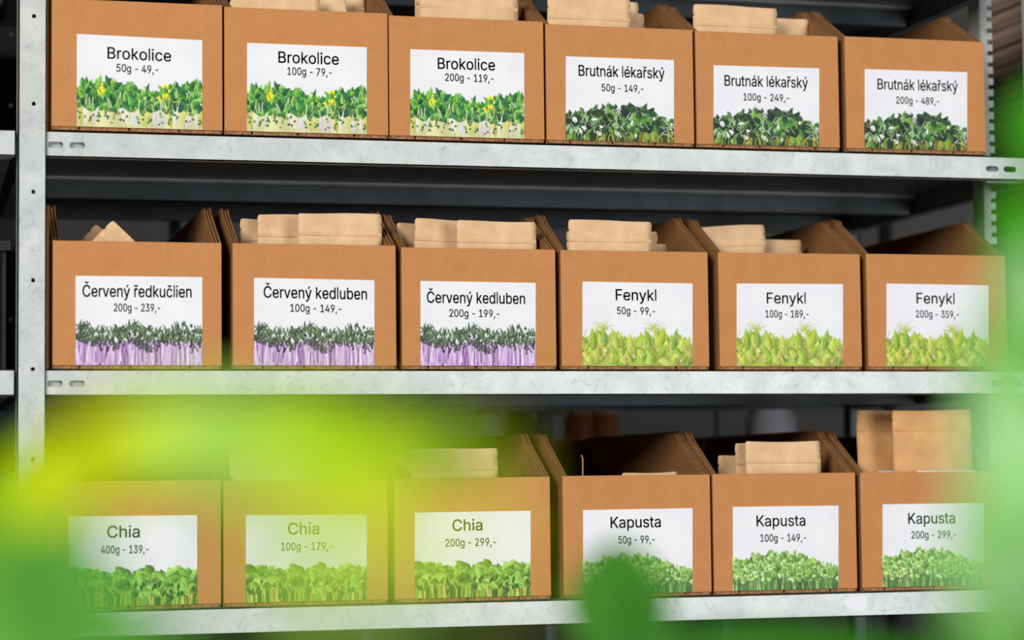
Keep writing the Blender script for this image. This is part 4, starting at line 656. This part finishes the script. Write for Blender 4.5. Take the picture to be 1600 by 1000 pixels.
# ------------------------------------------------------------------ paper pouches
def pouch_mesh(w_, h, seed, rise=1.0):
    r = random.Random(seed); nx, nz = 14, 26
    zs = [h * (i / nz) for i in range(nz + 1)]
    zn = h - .013                                  # tear notch
    zs[-1] = h; zs = sorted(set([round(v, 5) for v in zs if abs(v - zn) > .004] + [zn - .0018, zn, zn + .0018, h - .003, h - .0012]))
    ph = [r.uniform(0, 6) for _ in range(4)]
    vf = []; vb = []
    for zz in zs:
        hw = w_ / 2
        if abs(zz - zn) < 1e-6: hw -= .0018
        if zz > h - .001: hw -= .0022
        elif zz > h - .002: hw -= .0010
        elif zz > h - .0035: hw -= .0004
        for i in range(nx + 1):
            u = -1 + 2 * i / nx
            full = max(0, 1 - (zz / h)) ** .7
            th = .0009 + .013 * full * (1 - u * u) ** .5 * min(1, zz / .02 + .3)
            if zz > h - .030: th = .0008 + .0005 * (zz < h - .026)
            wob = .0009 * math.sin(u * 3 + ph[0] + zz * 40) + .0007 * math.sin(u * 7 + ph[1] - zz * 90) * (1 if zz < h - .03 else .4)
            ze = zz + (.0007 * math.sin(u * 2.4 + ph[2]) if zz > h - .004 else 0)
            vf.append((hw * u, -th + wob, ze)); vb.append((hw * u, th + wob, ze))
    m = len(zs); n = nx + 1; F = []
    for k in range(m - 1):
        for i in range(nx):
            a = k * n + i
            F.append((a, a + 1, a + n + 1, a + n)); a += m * n; F.append((a, a + n, a + n + 1, a + 1))
        a = k * n; F.append((a, a + n, a + n + m * n, a + m * n)); a = k * n + nx; F.append((a, a + m * n, a + n + m * n, a + n))
    for i in range(nx):
        F.append((i, i + m * n, i + 1 + m * n, i + 1)); a = (m - 1) * n + i; F.append((a, a + 1, a + 1 + m * n, a + m * n))
    mb = MB(); mb.v = vf + vb; mb.f = F
    # zip ridge just below the seal
    zr = MB(); pts = []
    for zz, k in ((h - .0275, 0), (h - .0245, 1)):
        for i in range(13):
            u = -1 + 2 * i / 12
            wob = .0009 * math.sin(u * 3 + ph[0] + zz * 40) + .0007 * math.sin(u * 7 + ph[1] - zz * 90) * .7
            zr.v += [((w_ / 2 - .001) * u, -.0026 + wob, zz), ((w_ / 2 - .001) * u, -.0010 + wob, zz - .001 + .002 * k)]
    for i in range(12):
        a = 2 * i; b_ = 26 + 2 * i
        zr.f += [(a, a + 2, b_ + 2, b_), (a, a + 1, a + 3, a + 2), (b_, b_ + 2, b_ + 3, b_ + 1)]
    return mb, zr
def pouch(px0, px1, py, row, d, label, h=None, tilt=0.0, lean=0.06, warm_lit=False, sticker=None, group='paper pouches in the bins'):
    """pouch standing in a bin: its top edge seen at py between px0 and px1, d metres behind the front plane"""
    Y = ROWS[row]['yf'] + d
    a = P(px0, py, Y); b_ = P(px1, py, Y); fl = ROWS[row]['z'] + .0022
    w_ = b_.x - a.x; bx = ROWS[row]['x'][[k for k in range(6) if ROWS[row]['x'][k][0] - .02 < (a.x + b_.x) / 2 - .0 < ROWS[row]['x'][k][1] + .02][0]]
    m_ = .0108 + abs(tilt) * .12
    if a.x < bx[0] + m_: a.x = bx[0] + m_
    if b_.x > bx[1] - m_: b_.x = bx[1] - m_
    w_ = b_.x - a.x; H = (a.z + b_.z) / 2 - fl - .0015
    if h is None: h = H - abs(tilt) * w_ / 2
    t = empty('paper_pouch', ((a.x + b_.x) / 2, Y, fl + .0008 + max(0, H - h)), label, 'paper pouch', group)
    mb, zr = pouch_mesh(w_, h, int(px0 * 7 + py))
    mt = M['pouch_warm_lit'] if warm_lit else M['pouch']
    mb.build('pouch_body', mt, t, True)
    zr.build('zip_ridge', mt, t, True)
    if sticker:
        zt = P(px0, sticker, Y).z - fl
        MB().box(-w_ * .28, w_ * .46, -.0175, -.0165, zt - .07, zt).build('sticker', M['paper'], t)
    t.rotation_euler = (lean * .0, tilt, 0)
    return t
bin_of = lambda r, c: ROWS[r]['txt'][c][0] + ' ' + ROWS[r]['txt'][c][4].split(' ')[0]
PO = [ # px0, px1, top y, row, depth, text, options
 (359, 500, -14, 0, .035, 'pale kraft pouch at the left of the Brokolice 100g bin', {}),
 (470, 541, -16, 0, .062, 'second pale pouch from the left in the Brokolice 100g bin', {}),
 (500, 573, -18, 0, .090, 'third pale pouch in the Brokolice 100g bin', {}),
 (520, 583, -20, 0, .118, 'rearmost pouch at the right of the Brokolice 100g bin', {}),
 (648, 790, -24, 0, .070, 'pale pouch edge behind the front one in the Brokolice 200g bin', {}),
 (655, 809, -20, 0, .035, 'wide smooth kraft pouch at the front of the Brokolice 200g bin', {}),
 (855, 985, -3, 0, .030, 'wide kraft pouch at the front of the Brutnák 50g bin', {}),
 (880, 997, 0, 0, .058, 'second kraft pouch behind the wide one in the Brutnák 50g bin', {}),
 (895, 1006, 20, 0, .086, 'shortest kraft pouch at the right rear of the Brutnák 50g bin', {}),
 (1083, 1214, 9, 0, .040, 'wide kraft pouch with a folded seal in the Brutnák 100g bin', {}),
 (1150, 1267, 27, 0, .075, 'lower kraft pouch at the right of the Brutnák 100g bin', dict(tilt=.02)),
 (375, 440, 342, 1, .090, 'leftmost, rearmost pouch in the Červený kedluben 100g bin', {}),
 (402, 500, 335, 1, .062, 'middle pouch in the Červený kedluben 100g bin', {}),
 (465, 600, 333, 1, .034, 'widest pouch at the right of the Červený kedluben 100g bin', {}),
 (619, 690, 349, 1, .095, 'leftmost pouch, half hidden, in the Červený kedluben 200g bin', {}),
 (641, 750, 343, 1, .064, 'middle pouch with a shadow in the Červený kedluben 200g bin', dict(tilt=.03)),
 (713, 837, 345, 1, .034, 'widest pouch at the right of the Červený kedluben 200g bin', {}),
 (888, 1018, 344, 1, .030, 'front kraft pouch in the Fenykl 50g bin', {}),
 (885, 1027, 361, 1, .056, 'second kraft pouch just behind the front one in the Fenykl 50g bin', {}),
 (930, 1041, 379, 1, .085, 'lowest kraft pouch at the right rear of the Fenykl 50g bin', {}),
 (1100, 1205, 352, 1, .106, 'tilted kraft pouch in the Fenykl 100g bin', dict(tilt=-.055)),
 (1150, 1252, 373, 1, .135, 'low pouch right of the tilted one in the Fenykl 100g bin', {}),
 (358, 508, 698, 2, .034, 'wide pouch seen through green blur in the Chia 100g bin', {}),
 (480, 580, 702, 2, .064, 'narrower pouch at the right of the Chia 100g bin', {}),
 (360, 470, 726, 2, .092, 'low pouch corner at the left rear of the Chia 100g bin', {}),
 (644, 780, 700, 2, .034, 'wide pouch at the front of the Chia 200g bin', dict(tilt=-.015)),
 (619, 740, 703, 2, .066, 'pouch peeking out at the left of the Chia 200g bin', {}),
 (975, 1062, 737.5, 2, .03, 'pouch barely showing over the edge of the Kapusta 50g bin', dict(tilt=-.02)),
 (1164, 1281, 689, 2, .032, 'largest pouch at the front of the Kapusta 100g bin', {}),
 (1148, 1250, 692, 2, .062, 'second pouch behind the largest in the Kapusta 100g bin', {}),
 (1122, 1220, 711, 2, .100, 'shaded rear pouch at the left of the Kapusta 100g bin', {}),
 (1394, 1518, 640, 2, .036, 'tall wide pouch at the right of the Kapusta 200g bin', dict(warm_lit=True, sticker=737)),
 (1338, 1450, 641, 2, .080, 'tall pouch at the left of the Kapusta 200g bin', dict(warm_lit=True, sticker=737)),
]
for p0, p1, py, row, d, lab, kw in PO: pouch(p0, p1, py, row, d, lab, **kw)
# two pouches lying slantwise, a corner up
for (px, py, d, ang, w_, h, lab) in ((177, 346, .045, math.radians(43), .120, .076, 'slanted pale pouch whose corner sticks up in the first middle shelf bin'),
                                  (152, 351, .085, math.radians(40), .110, .058, 'second slanted pouch behind the first, left corner of the same bin')):
    tip = P(px, py, .004 + d)
    t = empty('paper_pouch', (0, 0, 0), lab, 'paper pouch', 'paper pouches in the bins')
    mb, zr = pouch_mesh(w_, h, int(px)); mb.build('pouch_body', M['pouch'], t, True); zr.build('zip_ridge', M['pouch'], t, True)
    t.rotation_euler = (0, ang, 0)
    corner = Vector((-w_ / 2 + .002, 0, h)); corner.rotate(Matrix.Rotation(ang, 3, 'Y'))
    t.location = tip - corner
# dry stalk in the Kapusta 50g bin
a = P(910, 711, .05); zf = ROWS[2]['z'] + .003
tag(MB().tube([(a.x, .054, zf), (a.x + .001, .054, zf + .09), (a.x + .0015, .054, a.z - .004), (a.x - .0005, .054, a.z)], .0012, 6, .0007).build('dry_stalk', plain('straw', (190, 150, 100)), smooth=True),
    'thin dry stalk standing upright in the Kapusta 50g bin', 'stalk')

# ------------------------------------------------------------------ neighbour bay, dark contents
for (xr, zt, yy, lab) in (((-.285, -.082), .2838, .02, 'unlit cardboard bin in the neighbouring bay left of the post'),):
    cardboard_bin(xr[0], xr[1], zt, yy + .12, .15, .056, lab, None, rb)
def crate(x0, x1, z0, h, label):
    t = empty('plastic_crate', (x0, .10, z0), label, 'crate', 'black crates in the neighbouring bay')
    w_ = x1 - x0
    MB().box(0, w_, 0, .004, 0, h).box(0, .004, 0, .3, 0, h).box(w_ - .004, w_, 0, .3, 0, h).box(0, w_, .296, .3, 0, h).box(0, w_, 0, .3, 0, .004).build('crate_body', M['dark_plastic'], t)
    for i in range(8):
        MB().box(0, .006, -.005, 0, .004, h - .004).build('rib', M['dark_plastic'], t, off=(.012 + (w_ - .03) * i / 7, 0, 0))
    MB().box(-.003, w_ + .001, -.008, .0, h - .012, h).build('rim', M['dark_plastic'], t)
crate(-.30, -.046, .0007, .16, 'black ribbed plastic crate beside the left post, middle shelf')
crate(-.30, -.046, -.2833, .16, 'black ribbed plastic crate beside the left post, bottom shelf')

# ------------------------------------------------------------------ out of focus plants near the camera
BZ = -.50
bt = empty('potting_bench', (0, 0, BZ), 'low bench carrying the plants in front of the rack', 'bench')
MB().box(-.75, .85, -2.55, -1.35, -.03, 0).build('bench_top', M['wall'], bt)
for x in (-.73, .79):
    for y in (-2.53, -1.41): MB().box(x, x + .04, y, y + .04, FLOOR - BZ, -.03).build('leg', M['zinc_dark'], bt)
LM = {}
def lm(c, tr, rough=.45):
    k = (c, tr)
    if k not in LM: LM[k] = leafmat('leaf_%02d' % len(LM), c, tr, rough)
    return LM[k]
def leaf_obj(t, px, py, dist, L, Wd, ang, c, tr, pitch=0.0, curl=.12, yaw=0.0):
    """one blade: centre seen at (px,py), dist from the lens; L and Wd its length and width in metres; ang its slope"""
    cen = Q(px, py, dist); a = math.radians(ang)
    ax = (RIGHT * math.cos(a) + UP * math.sin(a) + FWD * pitch).normalized()
    sd = (UP * math.cos(a) - RIGHT * math.sin(a) + FWD * yaw).normalized(); nn = ax.cross(sd).normalized()
    mb = MB(); nu, nv = 14, 8
    for k in range(nu + 1):
        u = k / nu; hw = Wd / 2 * math.sin(math.pi * min(1, max(0.0, u)) ** .85) ** .75 if 0 < u < 1 else 0.0004
        hw *= 1 + .05 * math.sin(k * 2.1)
        for j in range(nv + 1):
            v = -1 + 2 * j / nv
            p = cen + ax * (u - .5) * L + sd * v * hw + nn * (curl * L * (u - .5) ** 2 * 2 + abs(v) * hw * .25 + .02 * Wd * math.sin(u * 25) * abs(v))
            mb.v.append(tuple(p - t.location))
    n = nv + 1
    for k in range(nu):
        for j in range(nv):
            a_ = k * n + j; mb.f.append((a_, a_ + 1, a_ + n + 1, a_ + n))
    o = mb.build('leaf', lm(c, tr), t, True)
    return cen - ax * L * .5
def plant(name, base, label, leaves, potr=.05, cat='plant', group=None):
    t = empty(name, base, label, cat, group)
    b_ = Vector(base)
    MB().lathe([(potr * .72, 0), (potr * .78, .004), (potr, .085), (potr * 1.06, .087), (potr * 1.06, .098), (potr * .95, .098), (potr * .93, .085)], 24).build('pot', plain('pot_plastic', (70, 52, 44)), t, True)
    stem_top = b_ + Vector((0, 0, .12))
    for lf in leaves:
        root = leaf_obj(t, *lf)
        s0 = b_ + Vector((0, 0, .08)); mid = (s0 + root) / 2 + Vector((0, 0, -.03))
        pts = []
        for i in range(11):
            u = i / 10; pts.append(tuple(s0 * (1 - u) ** 2 + mid * 2 * u * (1 - u) + root * u * u - b_))
        MB().tube(pts, .0016, 6, .0007).build('stem', STEM, t, True)
    return t
STEM = leafmat('stem_green', (120, 170, 60), (150, 200, 60))
YG = (226, 240, 0); YGT = (235, 250, 0); G1 = (130, 190, 14); G1T = (160, 220, 10); PG = (176, 222, 90); PGT = (190, 235, 90)
DG = (84, 158, 62); DGT = (90, 170, 40); MG = (110, 186, 74); MGT = (130, 205, 60); VG = (62, 160, 0); VGT = (70, 180, 0); MINT = (160, 214, 142); MINTT = (168, 224, 136); CD = (62, 132, 34); CDT = (60, 140, 20)
# px, py, dist, length, width, angle, colour, translucent colour, pitch, curl
plant('leafy_plant', (-.33, -2.10, BZ), 'large out of focus bright green leafy plant filling the lower left corner', [
  (215, 690, .57, .056, .0240, 20, YG, YGT, .2),
  (100, 745, .64, .040, .022, 35, YG, YGT, .1),
  (420, 665, .64, .070, .0200, 3, G1, G1T, .2),
  (345, 688, .545, .040, .0260, -14, PG, PGT, .3),
  (520, 700, .58, .048, .0190, -24, G1, G1T, .0),
  (650, 690, .64, .050, .0160, -10, CD, CDT, .0),
  (280, 692, .70, .060, .0260, 12, G1, G1T, .0),
  (25, 790, .70, .055, .026, 60, G1, G1T, .2),
  (30, 900, .74, .072, .036, 70, DG, DGT, .1),
  (78, 880, .62, .038, .023, 10, DG, DGT, .1),
  (40, 985, .70, .070, .036, 10, MG, MGT, .2),
  (150, 990, .62, .060, .0170, -6, DG, DGT, .1),
], .06)
plant('leafy_sprig', (-.02, -2.30, BZ), 'yellow green out of focus sprig veiling the Chia bins', [
  (505, 765, .36, .026, .0170, 78, YG, YGT, .2),
  (550, 900, .34, .028, .0070, 88, PG, PGT, .2),
  (440, 755, .34, .018, .0060, 60, G1, G1T, .1),
  (660, 780, .33, .022, .0080, 20, YG, YGT, .1),
  (740, 860, .34, .028, .0022, -50, YG, YGT, .1),
], .05)
plant('seedling', (.07, -1.80, BZ), 'dark green out of focus leaf tip in front of the Kapusta 50g bin', [
  (965, 932, 1.0, .050, .046, 88, CD, CDT, .1),
  (985, 1000, .94, .040, .044, 80, CD, CDT, .1),
  (1240, 1022, 1.0, .15, .024, -3, CD, CDT, .1),
], .05)
plant('leafy_plant', (.42, -1.95, BZ), 'tall out of focus pale green plant along the right edge', [
  (1618, 200, .80, .032, .020, 85, VG, VGT, .1),
  (1594, 370, .74, .034, .018, 88, VG, VGT, .1),
  (1600, 470, .70, .034, .022, 80, MINT, MINTT, .1),
  (1572, 590, .62, .044, .023, 84, MG, MGT, .1),
  (1584, 710, .60, .050, .030, 95, MINT, MINTT, .1),
  (1578, 850, .60, .044, .034, 85, MINT, MINTT, .2),
  (1545, 815, .56, .018, .012, 60, MG, MGT, .1),
  (1566, 965, .60, .040, .028, 80, MG, MGT, .1),
], .06)
